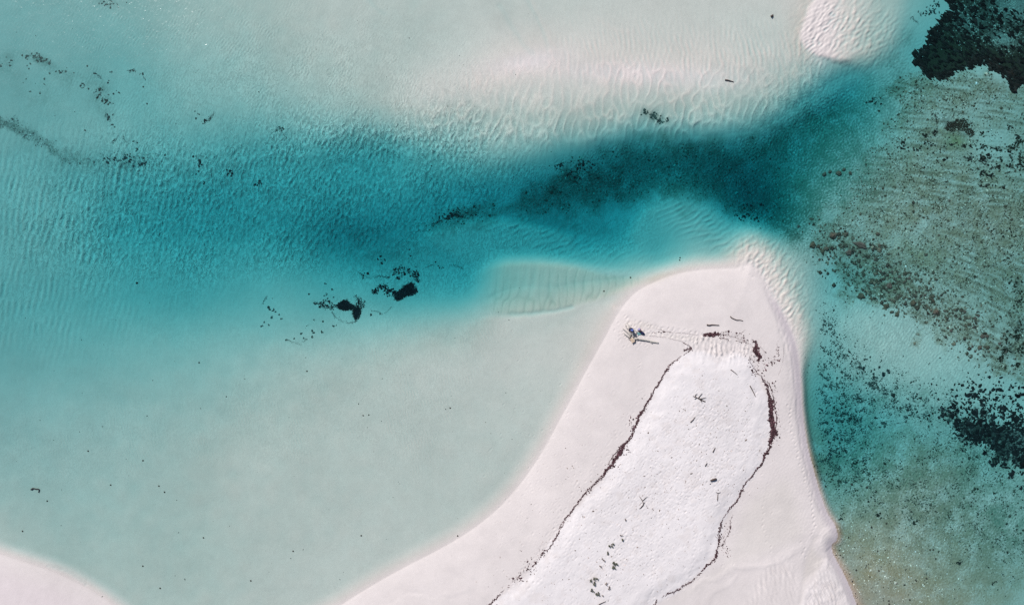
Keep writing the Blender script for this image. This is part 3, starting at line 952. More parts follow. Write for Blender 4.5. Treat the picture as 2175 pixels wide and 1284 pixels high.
def scatter(dens, count, seed):
    """positions drawn from a density map on the grid"""
    g = np.random.default_rng(seed)
    w = np.clip(dens, 0, None) * AREA * ((X > -70) & (X < 2246) & (Y > -70) & (Y < 1355))
    c = np.cumsum(w.reshape(-1))
    k = np.searchsorted(c, g.uniform(0, c[-1], count))
    k = np.clip(k, 0, X.size - 1)
    return (X.reshape(-1)[k] + g.uniform(-1.1, 1.1, count), Y.reshape(-1)[k] + g.uniform(-1.1, 1.1, count), k)


sea = (sd_spit < -3) & (sd_west < -3)
n_t = smooth(.1, 1.6, field(22, None, .5, 1, 41)[GRID])
n_u = smooth(-.2, 1.6, fbm(40, 42, 1.2, 4)[GRID])

# ---- growth nobody could count: stuff
d = blobs('1772,740,30,60,-20,.8 1780,830,45,60,0,1 1765,890,30,60,0,1 1800,870,60,50,0,.9 1850,850,70,30,10,.7 1900,850,70,40,10,.6 1830,820,40,40,0,.5 1960,860,70,30,15,.7 1800,960,60,40,30,.7 1760,700,12,26,-15,.9') * sea
d = d * smooth(1738, 1752, X) + .02 * blobs('1850,780,200,100,20,1') * sea
px, py, _ = scatter(d * (.10 + n_u), 7500, 1)
tag(tufts('seagrass', px, py, rng.gamma(1.8, .36, len(px)) + .38, (.034, .050, .046), .5, var=.5), 'dark speckled seagrass on the teal flat east of the spit', 'seagrass', kind='stuff')
d = blobs('1800,1000,80,40,20,.8 1850,1030,80,40,20,1 1900,1060,120,40,10,.8 2000,1040,130,60,10,.7 2100,1060,90,90,0,.9 2160,1130,50,80,0,.8 2080,960,80,60,20,.6 2000,920,60,50,0,.6 2050,1130,60,40,0,.4') * sea
px, py, _ = scatter(d * (.1 + n_u), 9000, 2)
tag(tufts('algae_turf', px, py, rng.gamma(1.8, .33, len(px)) + .35, (.045, .055, .042), .5, var=.5), 'fine dark algae turf on the bottom of the south-eastern water', 'algae', kind='stuff')
px, py, _ = scatter(reefm * (1 - .8 * sandy) * sea * (.25 + n_u) * (.4 + .6 * smooth(1740, 1900, X)) * (1 - .5 * smooth(0, 200, 1800 - X)), 24000, 3)
tag(tufts('reef_rubble', px, py, rng.gamma(1.8, .36, len(px)) + .35, np.where(rng.random((len(px), 1)) < .86, np.array([[.080, .068, .048]]), np.array([[.36, .32, .26]])), .55, var=.45, m=M_ROCK),
    'fine brown rubble and turf covering the reef flat', 'rubble', kind='stuff')
# rubble lumps in the thick of the reef
d = blobs('1860,560,90,30,25,1 1900,600,110,34,25,1 1790,530,44,26,30,.8 1960,640,110,30,22,.8 2040,680,70,24,20,.5 1840,520,70,14,12,.6 2090,760,60,20,20,.5 1870,635,60,14,25,.8')
px, py, _ = scatter(d * sea * (.05 + n_t), 1700, 4)
tag(tufts('coral_rubble', px, py, rng.gamma(2.2, .6, len(px)) + .5, (.10, .083, .062), .7, var=.4, m=M_ROCK), 'brown coral rubble strewn over the reef right of the spit', 'coral', kind='stuff')
px, py, _ = scatter(core * (.5 + .5 * n_u) * .6 + .9 * blobs('1230,358,40,20,0,1 980,455,50,14,-12,1 1610,450,50,16,10,1'), 3600, 5)
tag(tufts('seagrass', px, py, rng.gamma(1.8, .45, len(px)) + .4, np.where(rng.random((len(px), 1)) < .6, np.array([[.05, .085, .065]]), np.array([[.15, .21, .17]])), .4, var=.3), 'dark seagrass meadow along the deep channel', 'seagrass', kind='stuff')
px, py, _ = scatter(wb * smooth(220, -40, X) + .35 * blobs('230,340,80,12,3,1 300,345,26,10,0,1'), 1700, 6)
tag(tufts('seagrass', px, py, rng.gamma(1.8, .3, len(px)) + .3, (.13, .14, .13), .5, var=.5), 'dark curved weed band at the left edge', 'seagrass', kind='stuff')
# black beds: ragged fronds at their rims
edge = smooth(-9, 0, bedN) * smooth(16, 3, bedN) + .12 * smooth(0, 10, bedN) * (1 - holes)
px, py, _ = scatter(edge * (.2 + n_t), 3600, 7)
tag(tufts('kelp_bed', px, py, rng.gamma(4, .5, len(px)) + .8, (.016, .014, .012), .8, 1.7, -38, var=.35), 'large black seaweed bed filling the top right corner', 'seaweed', kind='stuff')
px, py, _ = scatter(bn * blobs('2060,40,60,40,20,1 2140,80,40,24,0,1 2180,10,60,40,0,1.') * (.2 + n_u), 2400, 17)
tag(tufts('shell_grit', px, py, rng.gamma(2.2, .35, len(px)) + .3, (.22, .20, .17), .4, var=.5, m=M_ROCK), 'pale grit showing between the black weed in the top right corner', 'grit', kind='stuff')
ed2 = smooth(-16, 0, bedE) * (.25 + n_t) + .25 * blobs('2100,850,70,40,10,1 2130,880,50,30,0,1 2060,860,30,20,0,.6')
px, py, _ = scatter(ed2, 1900, 8)
tag(tufts('kelp_bed', px, py, rng.gamma(3.2, .6, len(px)) + .6, (.014, .016, .016), .7, 1.3, var=.35), 'black ragged weed bed at the right edge below the pale channel', 'seaweed', kind='stuff')
# light specks of shell and dark specks strewn over the south-east shallows
px, py, _ = scatter(blobs('1850,1230,100,60,0,1 1800,1180,40,60,0,1 1900,1150,80,50,0,.6 1990,1250,90,50,0,.5') * sea, 2000, 9)
tag(tufts('pebbles', px, py, rng.gamma(1.8, .25, len(px)) + .35, np.where(rng.random((len(px), 1)) < .4, np.array([[.06, .055, .045]]), np.array([[.60, .56, .48]])), .6, var=.3, m=M_ROCK), 'small pale and dark pebbles on the shallow brown bottom', 'pebbles', kind='stuff')
# bits on the dry sand and beach
d = hum * dry + .35 * blobs('1200,1060,60,140,35,1 1130,1180,70,100,35,.8') * (sd_spit > 6)
d = d + .55 * band(parse('1464,738 1408,792 1376,846 1345,906 1308,968 1258,1028 1208,1088 1166,1160 1096,1224'), 9, .9) + .5 * band(parse('1605,790 1640,850 1650,900 1640,950 1600,1010 1560,1070 1540,1130 1525,1170 1480,1220'), 10, .9)
px, py, _ = scatter(d, 1300, 10)
tag(tufts('beach_debris', px, py, rng.gamma(2.0, .2, len(px)) + .3, (.20, .16, .14), .8, 1.4, var=.4), 'tiny dark scraps scattered over the white sand', 'debris', kind='stuff')
px, py, _ = scatter(sea * smooth(2.4, .2, depth) * (X < 1150) * (.2 + n_t), 260, 21)
tag(tufts('bottom_debris', px, py, rng.gamma(2, .3, len(px)) + .35, (.10, .10, .09), .6, 1.2, var=.5), 'tiny dark specks lying on the pale lagoon floor', 'debris', kind='stuff')


# ------------------------------------------------------------------ weed patches, one by one
def poly_points(pts, gap, jitter, seed, warp=1.5):
    g = np.random.default_rng(seed)
    pts = parse(pts)
    a = np.array(pts)
    gx_, gy_ = np.meshgrid(np.arange(a[:, 0].min() - 2, a[:, 0].max() + 2, gap), np.arange(a[:, 1].min() - 2, a[:, 1].max() + 2, gap))
    gx_ = gx_ + g.uniform(-jitter, jitter, gx_.shape); gy_ = gy_ + g.uniform(-jitter, jitter, gy_.shape)
    ok = inside(gx_ + g.normal(0, warp * .4, gx_.shape), gy_ + g.normal(0, warp * .4, gx_.shape), pts)
    return gx_[ok], gy_[ok]


def path_points(pts, w, gap, seed, gate=0.0, wild=0.0):
    """points strewn along a path; w half width px (one or list per node)"""
    g = np.random.default_rng(seed)
    P_ = parse(pts)
    ww = np.array([q[2] if len(q) > 2 else w for q in P_])
    s = np.array(spline([q[:2] for q in P_], 6))
    wS = np.interp(np.linspace(0, len(P_) - 1, len(s)), np.arange(len(P_)), ww)
    Lc = np.append(0, np.cumsum(np.hypot(*np.diff(s, axis=0).T)))
    X_, Y_, R_ = [], [], []
    ph = g.uniform(0, 6.28, 4)
    for dd in np.arange(0, Lc[-1], gap):
        x = np.interp(dd, Lc, s[:, 0]); y = np.interp(dd, Lc, s[:, 1]); q = np.interp(dd, Lc, wS)
        wob = math.sin(dd / 5.3 + ph[0]) * .45 + math.sin(dd / 11.0 + ph[1]) * .6 + math.sin(dd / 2.3 + ph[2]) * .25
        dens = math.sin(dd / 7.1 + ph[3]) * .5 + math.sin(dd / 3.1 + ph[0]) * .3 + g.normal(0, .3)
        if dens < gate - .7:
            continue
        x2 = np.interp(min(dd + 1, Lc[-1]), Lc, s[:, 0]) - x + 1e-6
        y2 = np.interp(min(dd + 1, Lc[-1]), Lc, s[:, 1]) - y
        l = math.hypot(x2, y2) + 1e-6
        o_ = wob * q * (.8 + wild) + g.normal(0, q * (.5 + wild))
        X_.append(x - y2 / l * o_); Y_.append(y + x2 / l * o_); R_.append(max(.6, q * g.uniform(.35, .8)))
    return np.array(X_), np.array(Y_), np.array(R_)


def under_root(o_, name, x, y, label, cat, group):
    """an Empty at the patch, with the countless tufts as one part"""
    c = W2(x, y, height(x, y))
    o_.data.transform(Matrix.Translation(-c))
    o_.name = 'fronds'
    e = bpy.data.objects.new(name, None)
    e.location = c
    COL.objects.link(e)
    o_.parent = e
    o_['kind'] = 'stuff'
    return tag(e, label, cat, group)


def weed(label, pts_list, color=(.010, .014, .016), r=2.0, gap=1.9, group=None, name='seaweed_patch', cat='seaweed', extra=None, hgt=.6):
    PX, PY, RR = [], [], []
    for k, (kind, pts) in enumerate(pts_list):
        if kind == 'poly':
            a, b = poly_points(pts, gap, gap * .5, 60 + k)
            PX.append(a); PY.append(b); RR.append(np.full(len(a), r) * np.random.default_rng(k).uniform(.6, 1.2, len(a)))
        elif kind == 'path':
            a, b, c = path_points(pts, 1.2, .5, 70 + k, gate=.30, wild=.7)
            PX.append(a); PY.append(b); RR.append(np.maximum(c * 1.15, .6))
        else:  # spray: x,y,rx,ry,count
            g = np.random.default_rng(80 + k + len(label))
            for (x, y, rx, ry, cnt) in parse(pts):
                cnt = int(cnt * 1.5)
                # a few knots, each with its own small cloud of tufts
                nk = max(2, cnt // 7)
                kx, ky = g.normal(x, rx * .5, nk), g.normal(y, ry * .5, nk)
                j = g.integers(0, nk, cnt)
                PX.append(kx[j] + g.normal(0, .9, cnt)); PY.append(ky[j] + g.normal(0, .9, cnt)); RR.append(g.gamma(2.2, .33, cnt) + .35)
    o_ = tufts(name, np.concatenate(PX), np.concatenate(PY), np.concatenate(RR), color, hgt, var=.25)
    return under_root(o_, name, np.concatenate(PX).mean(), np.concatenate(PY).mean(), label, cat, group)


weed('solid black weed patch shaped like a boot, rightmost of the two in the lagoon', [
    ('poly', '833,628 840,620 852,612 864,604 872,601 877,606 876,612 884,612 885,619 878,625 864,628 852,634 842,638 836,634'),
    ('path', '840,622,3 832,618,3 826,622,2.6 820,620,2.4 815,612,2.4 808,608,2.6 800,612,2.2 792,620,2.6 788,622,2.2'), ('path', '838,623,3 830,619,3 822,621,2.4 815,612,2.4 806,608,2.6 798,614,2.2 790,621,2.6')])
weed('rounded black weed patch with a hanging tail, leftmost of the two in the lagoon', [
    ('poly', '712,648 720,640 730,637 738,640 742,646 750,648 746,655 738,658 728,660 718,657'),
    ('poly', '748,650 756,652 762,658 764,666 762,674 755,680 750,676 748,668 752,660'),
    ('path', '764,640,2 758,646,2.2 764,652,2.4 770,646,2 762,634,1.6 750,626,1.4'), ('path', '764,640,1.6 756,634,1.6 762,646,2 770,646,2 758,650,2')])
weed('broken ring of small black weed tufts left of the rounded black patch', [
    ('path', '664,640,1 674,646,1.4 684,644,2 692,648,2.4 702,652,2 714,648,2'), ('path', '676,641,1.5 686,645,1.6 692,640,2.2 700,644,1.8 703,654,1.8 694,657,1.3 684,652,1.2 674,650,1'),
    ('path', '702,662,1.1 708,668,1.2 716,676,1.2 726,682,1 742,686,1 758,682,1'), ('spray', '690,648,16,8,26 668,648,10,8,14')])
weed('scraggly black weed tufts above the boot shaped patch', [
    ('poly', '874,574 882,572 888,580 887,590 888,600 880,596 874,588'), ('spray', '850,576,26,10,60 872,582,12,10,40 838,588,16,5,24 775,586,20,6,20 860,568,12,6,18 800,552,18,7,26 872,534,9,6,12 930,566,40,10,26'),
    ('path', '756,577,1 768,582,1.4 782,590,1 800,586,1.2 822,588,1.2 836,576,1.8 850,566,1.8 856,572,1.5 868,580,1.8'),
    ('path', '900,566,.8 912,563,1 925,558,.8'), ('path', '950,561,.9 965,563,1.1 982,571,1')], r=1.6)
weed('faint thread of weed specks trailing below the rounded black patch', [
    ('path', '786,660,.7 800,662,.9 812,666,.8 830,652,.6'), ('spray', '800,668,18,8,12 660,700,30,14,34 630,720,26,10,30 690,690,26,12,22'),
    ('path', '606,720,.7 622,726,.9 636,730,1 648,720,.7')], color=(.03, .045, .04))
weed('dark weed stick with a fuzzy patch beside it, left of the black patches', [
    ('path', '554,646,.9 558,638,1.2 564,628,.9'), ('spray', '575,655,14,16,30 560,690,16,14,24 590,670,16,20,20 690,620,50,22,30')], color=(.03, .05, .05))
weed('forked dark weed tuft alone on the pale upper left water', [
    ('path', '452,236,1 446,244,1.4 438,254,1.8 432,258,1.6 429,263,1.6'), ('spray', '434,256,8,6,22 416,238,16,5,10 414,249,2,2,3')], color=(.02, .03, .03))
weed('feathery grey weed tuft right of the forked tuft in the upper left water', [
    ('path', '572,281,.6 585,276,.9 596,266,.8'), ('path', '586,268,.6 594,278,.8 606,292,.6'), ('spray', '594,272,12,9,34')], color=(.07, .10, .095))
weed('grainy dark oval weed patch on the northern rippled slope', [('spray', '1376,240,14,6,70 1392,248,16,7,90 1408,256,14,6,60')], color=(.035, .06, .055))
weed('pair of small dark weed knots above the other scattered clumps at upper left', [
    ('path', '266,146,1 272,150,1.4 280,146,1.4 284,152,1'), ('path', '292,156,1 300,154,1.5 304,152,1.2'), ('path', '300,160,.7 306,168,.7'), ('spray', '276,148,8,5,14 300,158,8,6,12')], color=(.03, .04, .04))
weed('curl of dark weed left of the pair of knots at upper left', [
    ('path', '194,152,1.2 200,156,1.2 206,160,1.3 210,166,1'), ('spray', '202,158,8,7,12 228,152,6,6,8 226,170,4,3,8')], color=(.035, .045, .045))
weed('brownish weed clump in the middle of the upper left weed trail', [
    ('spray', '208,190,12,8,36 214,208,13,10,60 222,216,10,5,24 246,188,6,12,16 172,180,14,8,40')], color=(.06, .055, .05))
weed('lower hook shaped dark weed clumps of the upper left trail', [
    ('path', '222,238,1.2 218,244,1.3 226,250,1.2 234,262,1.2 228,268,1'), ('path', '236,282,1 244,284,.9 238,294,1.5 233,302,1.2'), ('path', '256,284,.8 262,296,1.2 270,302,1.1'), ('spray', '228,246,8,10,22 236,262,6,8,14 284,300,8,10,14')], color=(.03, .04, .04))
weed('fuzzy brown weed smear at the far left, topmost of the trail', [('spray', '60,118,12,8,60 80,122,14,8,90 96,128,10,6,40 130,150,20,10,30 10,130,18,18,30 70,170,60,30,50')], color=(.10, .095, .085))
weed('dark knotted weed where the left weed band meets the blue channel', [('spray', '270,334,22,10,90 296,344,12,8,50 230,334,26,10,60 345,328,5,3,12 285,318,4,6,12')], color=(.03, .045, .045))
weed('round dark weed ball at the edge of the blue channel', [('spray', '482,366,8,8,56')], color=(.012, .03, .035))
weed('dark weed ball with a spur right of the round one on the blue channel edge', [('spray', '545,386,8,6,50 540,390,10,3,12')], color=(.010, .02, .025))
weed('loose vertical string of weed specks left of the round weed ball', [('spray', '418,344,8,12,30 408,330,3,3,8 426,384,4,3,12 410,362,8,6,12')], color=(.03, .045, .045))
weed('faint grey weed scatter at the top edge of the upper left water', [('spray', '232,4,20,10,70')], color=(.12, .12, .11))
weed('ragged dark weed edge on the western tip of the channel meadow', [
    ('path', '912,474,1.2 925,471,1.6 938,462,2.2 950,455,3 975,450,3'), ('spray', '970,452,40,12,110 1190,350,14,8,50 1240,348,26,12,120 1225,370,26,14,70')], color=(.012, .03, .028))
weed('cluster of dark weed balls at the eastern end of the blue channel', [('spray', '1590,458,7,6,40 1597,452,7,5,30 1574,455,4,4,18 1614,464,8,6,40 1632,430,8,5,20 1600,435,40,12,40')], color=(.012, .028, .026))
weed('small curled weed fronds between sand tongue and black bed', [
    ('path', '1937,38,1.2 1942,34,1.4 1945,40,1 1952,44,1.3 1958,46,1.2'), ('spray', '1972,24,14,8,60 1984,14,16,10,60 1990,24,10,6,40 1995,4,8,8,20')], color=(.015, .03, .03))
weed('dark weed hook with flecks on the reef below the black bed', [
    ('path', '1848,214,1.4 1856,214,1.4 1864,206,1.6 1872,202,1.6 1884,208,1.3'), ('spray', '1868,212,18,8,40')], color=(.02, .025, .02))
weed('dark vertical weed string at the left of the reef clump', [
    ('path', '1988,238,1.6 1990,246,1.4 1993,256,1.8 1994,266,1.6 1996,276,1.6 1992,282,2 1984,278,1.6'), ('spray', '1990,240,8,4,16 1994,280,10,4,24')], color=(.025, .02, .018))
weed('brown bushy reef clump crowned with dark weed', [
    ('poly', '2012,270 2018,258 2030,258 2040,252 2054,252 2062,262 2060,270 2072,276 2074,284 2064,290 2056,280 2040,274 2026,278 2016,276'),
    ('path', '2012,240,1 2022,240,1.4 2028,238,1.4 2028,250,1.4'), ('spray', '2045,262,30,14,120')], color=(.035, .025, .018), r=1.8)
weed('row of dark weed tufts along the lower rim of the pale reef pool', [
    ('spray', '1968,286,8,7,50 1922,300,6,5,40 1922,312,6,5,40 1948,316,16,4,44 1980,306,14,10,60 2030,306,20,5,60 2072,310,26,8,90 2064,334,14,12,60 1990,286,8,5,20 2010,335,8,6,30 2092,280,8,12,50 2148,268,9,6,50 2168,292,8,8,50')], color=(.022, .02, .016))
weed('thicket of dark weed at the right edge of the pale reef pool', [
    ('spray', '2105,312,18,5,80 2128,316,12,4,60 2152,314,10,10,110 2170,300,9,16,110 2152,332,5,14,60 2172,336,8,18,110 2132,334,5,9,34')], color=(.018, .02, .014))
weed('dense dark weed tangle below the pale reef pool', [
    ('spray', '2100,334,16,10,180 2090,340,8,10,80 2120,352,16,7,90 2094,366,10,8,90 2106,372,12,8,70 2100,394,14,6,60 2136,396,8,5,40 2170,352,10,9,80 2148,352,8,6,40 2148,366,4,4,16')], color=(.020, .017, .014))
weed('dark weed thicket at the right edge beside the reef', [
    ('spray', '2164,712,9,16,150 2172,740,12,18,130 2140,742,14,12,150 2128,760,10,8,50 2164,775,8,6,50 2140,715,8,18,80 2168,640,9,18,120 2160,600,14,18,80 2140,540,20,20,60 2110,490,12,8,40 2150,500,16,20,50 2172,690,8,12,60')], color=(.02, .02, .014))
weed('star shaped black weed clump on the teal flat', [
    ('spray', '1839,784,5,5,46 1843,764,4,4,14 1890,788,5,5,40 1880,794,7,4,34 1872,782,5,6,20 1858,786,5,5,20 1814,772,6,5,24 1785,756,6,5,24'), ('path', '1841,778,1 1844,770,.8'), ], color=(.010, .020, .022))
weed('dark weed ball near the left rim of the eastern bed', [('spray', '2004,868,6,4,44')], color=(.012, .014, .018))
for (x, y), lab in (((1788, 1102), 'small dark weed clump just right of the sand fan'), ((1868, 1095), 'kite shaped dark weed clump on the brown shallows'), ((1946, 1112), 'dark weed clump right of the kite shaped one'),
                    ((1821, 986), 'dark weed clump with a tail at the foot of the dark speckled flat'), ((2040, 1196), 'lone faint weed sprig in the lower right water'), ((2116, 1240), 'faint weed sprig nearest the lower right corner')):
    g = 26
    weed(lab, [('spray', '%d,%d,5,4,%d %d,%d,3,4,10' % (x, y, g, x + 4, y - 4))], color=(.018, .024, .02))

# ------------------------------------------------------------------ strand lines of dried seaweed
MAROON = (.066, .036, .041)


def wrack(label, paths, seed, gap=1.0, gate=.15, extra=''):
    PX, PY, RR = [], [], []
    for k, (pts, w) in enumerate(paths):
        a, b, c = path_points(pts, w, gap, seed + k, gate)
        PX.append(a); PY.append(b); RR.append(np.maximum(c * 1.05, .6))
    g = np.random.default_rng(seed)
    for (x, y, rx, ry, cnt) in parse(extra):
        PX.append(g.normal(x, rx * .5, int(cnt))); PY.append(g.normal(y, ry * .5, int(cnt))); RR.append(g.gamma(2.5, .28, int(cnt)) + .3)
    PX, PY, RR = map(np.concatenate, (PX, PY, RR))
    o_ = tufts('seaweed_wrack', PX, PY, RR, MAROON, .75, 1.35, var=.35)
    return under_root(o_, 'seaweed_wrack', PX.mean(), PY.mean(), label, 'seaweed', 'strand lines of dried seaweed')


wrack('long thin broken strand line of maroon seaweed down the left side of the spit', [
    ('1464,740,1.4 1452,750,1.6 1440,758,1.4 1428,768,1.8 1415,782,2.2 1408,790,1.6 1404,800,1.6 1398,812,1.8 1392,822,2.2 1384,832,1.8 1376,846,1.8 1368,858,2.0 1362,872,2.8 1356,882,2.8', 1.8),
    ('1356,880,2.8 1350,896,2.4 1345,906,2.2 1340,920,2.0 1334,932,2.0', 2.0), ('1415,782,2.4 1408,790,2.0 1398,812,2.2 1384,832,2.0 1362,872,2.8 1345,906,2.4 1334,932,2.6 1308,968,3.4 1282,1004,2.4 1246,1040,1.8 1208,1088,1.8 1174,1146,1.8', 2), ('1345,900,1.5 1342,915,1.6 1334,926,1.6', 2),
    ('1336,928,2.0 1326,940,2.4 1316,954,3.2 1308,968,3.4 1300,978,3.4 1292,990,2.6 1282,1004,2.2 1270,1014,1.6 1258,1028,1.7 1246,1040,1.6 1232,1056,1.7 1220,1072,1.8 1208,1088,1.8 1198,1100,1.9', 2),
    ('1328,932,1.6 1314,950,1.6 1304,962,1.6 1290,982,1.6', 1.5),
    ('1196,1104,1.6 1188,1118,1.6 1182,1132,1.7 1174,1146,1.9 1166,1160,2.2', 1.6)], 300, .9, 0.0,
    '1330,950,14,14,30 1300,985,18,14,40 1250,1040,14,10,20 1340,900,10,20,20')
wrack('sparse crumbly lower end of the left strand line', [
    ('1166,1160,2.0 1154,1172,2.4 1140,1186,2.4 1126,1200,2.2 1110,1212,2.2 1096,1224,1.8', 2), ('1094,1226,1.4 1078,1240,1.4 1064,1252,1.6', 1.4)], 330, 1.8, .45,
    '1150,1170,14,10,30 1130,1195,16,12,34 1100,1222,16,8,24')
wrack('short dark seaweed strand meeting the bottom edge of the photo', [
    ('1064,1254,1.8 1052,1266,2.2 1040,1278,2.4 1030,1290,2.2', 2), ('1056,1278,1.8 1048,1284,1.8', 1.6)], 340, .9, 0.0)
wrack('thick maroon seaweed ribbon curving down the right side of the spit', [
    ('1612,796,1.6 1620,808,2.2 1626,820,2.6 1630,836,3.0 1633,852,3.6 1636,870,3.6 1638,888,4.2 1638,906,4.4 1637,920,4.0 1634,936,3.4 1630,950,3.0 1622,964,3.2 1614,978,2.6 1604,992,2.4', 3),
    ('1626,808,1.6 1634,826,1.6 1640,846,1.6 1644,870,1.8 1645,900,1.6 1641,930,1.4', 1.5), ('1630,846,3.4 1634,872,3.6 1637,900,4.2 1636,924,3.6', 4), ('1631,850,2.6 1635,880,3.6 1636,912,4.0 1632,940,3.0', 4),
    ('1604,992,2.0 1592,1008,1.9 1580,1024,1.9 1570,1040,2.2 1562,1056,2.4 1556,1064,1.8 1548,1074,2.0 1540,1086,1.4 1530,1096,1.2', 2)], 360, .7, -.2,
    '1648,900,10,40,50 1640,820,10,16,24')
wrack('clotted seaweed strand in the lower middle of the right side line', [
    ('1531,1098,1.6 1528,1110,2.6 1524,1122,2.6 1524,1134,2.4 1521,1146,2.4 1520,1156,2.0 1518,1168,2.4 1514,1178,2.0', 2), ('1552,1088,1 1548,1104,1.2 1546,1120,1.2 1540,1134,1.2 1528,1152,1.2', 1.2)], 380, .9, .1,
    '1530,1140,12,24,50 1545,1120,8,20,24 1540,1165,14,14,26')
wrack('smooth seaweed strand sweeping to the bottom left of the right side line', [
    ('1520,1168,2.0 1516,1176,2.4 1506,1188,2.6 1494,1200,2.2 1480,1214,2.0 1466,1226,1.9 1452,1236,2.2 1440,1244,2.2 1428,1250,2.0 1414,1254,1.7 1402,1260,1.6', 2), ('1394,1266,1.8 1388,1274,1.8 1384,1284,1.8', 1.6)], 400, .8, -.1)
wrack('lens shaped maroon seaweed heap near the tip of the spit', [
    ('1489,711,1.6 1496,709,3.0 1504,707,3.6 1512,708,3.6 1520,709,3.0 1528,709,1.6', 3), ('1492,709,2.4 1503,709,3.4 1516,710,2.8 1524,709,2', 3), ('1524,717,1.0 1536,718,1.2 1544,721,1', 1)], 420, .6, -.5,
    '1536,710,14,5,22')
wrack('thick twisted maroon seaweed heap at the top of the right side line', [
    ('1596,726,2.0 1601,726,3.0 1604,734,3.4 1602,742,4.2 1606,749,4.6 1611,755,4.2 1611,762,2.6 1606,768,2.4', 3.4), ('1598,740,3 1604,748,4 1608,756,3', 3)], 430, .6, -.5,
    '1592,760,12,10,24 1600,778,16,12,30')
wrack('dotted seaweed crumbs linking the twisted heap to the thick ribbon', [
    ('1589,754,1.0 1590,764,1.4 1594,776,1.2 1600,784,1.4 1606,792,1.4 1611,797,1.2', 1.3)], 440, 1.1, 0.0, '1600,786,10,10,30')
wrack('forked maroon seaweed scrap at the top of the left strand line', [
    ('1449,727,1.4 1456,731,1.0 1466,737,1.6 1460,741,2.4 1452,742,2.2 1450,741,1.4', 1.6), ('1466,738,1.4 1468,744,1', 1)], 450, .6, -.5)
wrack('thin loose seaweed wisps between the two heaps near the spit tip', [
    ('1528,710,.9 1545,712,1.0 1560,716,.9 1574,722,1.1 1588,729,1.0', 1), ('1524,718,1.0 1538,720,1.3 1546,724,.8', 1),
    ('1560,722,1.2 1570,725,1.0 1580,727,1.4 1588,731,1.0', 1.2), ('1560,712,.7 1575,704,1.0 1580,700,1.4', 1), ('1576,740,.7 1588,740,.8', .7), ('1530,704,.8 1545,704,.7', .7)], 460, 1.2, .2,
    '1575,722,14,6,26 1560,712,24,6,20 1540,704,14,5,14')
wrack('faint broken thread of seaweed from the driftwood to the forked scrap', [
    ('1378,713,.7 1395,714,.9 1412,716,.9 1422,718,1.0 1436,722,.8 1450,727,1.0', .8), ('1392,698,.6 1405,701,.8 1420,705,.6 1450,707,.5 1480,711,.7', .7)], 480, 1.4, .25,
    '1405,703,16,5,16')
wrack('thin curved crumb lines on the damp sand right of the twisted heap', [
    ('1648,728,.7 1646,745,.9 1642,758,.9 1634,770,.8', .8), ('1662,738,.5 1660,765,.6 1650,795,.7', .6), ('1612,735,.7 1618,745,.8 1620,760,.8', .7)], 470, 1.6, .35,
    '1640,765,12,14,34 1620,765,8,24,24 1650,745,4,18,14')


# ------------------------------------------------------------------ sticks, driftwood, log
def tube(path, radii, sides=6):
    """closed tapering tube through 3-D points -> verts, faces"""
    V, F = [], []
    pts = [Vector(p) for p in path]
    for i, p in enumerate(pts):
        t = (pts[min(i + 1, len(pts) - 1)] - pts[max(i - 1, 0)]).normalized()
        up = Vector((0, 0, 1)) if abs(t.z) < .9 else Vector((1, 0, 0))
        a = t.cross(up).normalized(); b = a.cross(t).normalized()
        for k in range(sides):
            an = 2 * math.pi * k / sides
            V.append(p + (a * math.cos(an) + b * math.sin(an)) * radii[i] * random.uniform(.88, 1.12))
    for i in range(len(pts) - 1):
        for k in range(sides):
            F.append((i * sides + k, i * sides + (k + 1) % sides, (i + 1) * sides + (k + 1) % sides, (i + 1) * sides + k))
    F.append(tuple(range(sides))[::-1])
    F.append(tuple((len(pts) - 1) * sides + k for k in range(sides)))
    return V, F


def limb(name, pts, r0, r1, m, parent, lift=0.0, arch=0.0, origin=None):
    """pts in photo px"""
    s = spline(parse(pts), 4)
    nn = len(s)
    path, rad = [], []
    for i, (x, y) in enumerate(s):
        t = i / (nn - 1)
        rr = r0 * (1 - t) + r1 * t
        path.append(W2(x, y, height(x, y) + rr * .6 + lift * t + arch * math.sin(t * math.pi)) - (origin or Vector((0, 0, 0))))
        rad.append(rr)
    V, F = tube(path, rad)
    return mesh_obj(name, V, F, m, parent, smooth_=True)


def empty(name, loc, label, cat, group=None):
    o = bpy.data.objects.new(name, None)
    o.location = loc
    o.empty_display_size = .2
    COL.objects.link(o)
    return tag(o, label, cat, group)


def branchy(name, label, cat, main, twigs, r=.06, m=None, group=None):
    p0 = parse(main)[0]
    loc = W2(p0[0], p0[1], height(*p0))
    e = empty(name, loc, label, cat, group)
    limb('stem', main, r, r * .5, m or M_DARKWOOD, e, .05, .06, loc)
    for t in twigs:
        limb('twig', t, r * .7, r * .3, m or M_DARKWOOD, e, .12, .04, loc)
    return e


def stick(label, pts, r=.07, m=None, group=None, lift=.05):
    p0 = parse(pts)[0]
    loc = W2(p0[0], p0[1], height(*p0))
    o = limb('driftwood_stick', pts, r, r * .45, m or M_DARKWOOD, None, lift, .04, loc)
    o.location = loc
    return tag(o, label, 'stick', group)


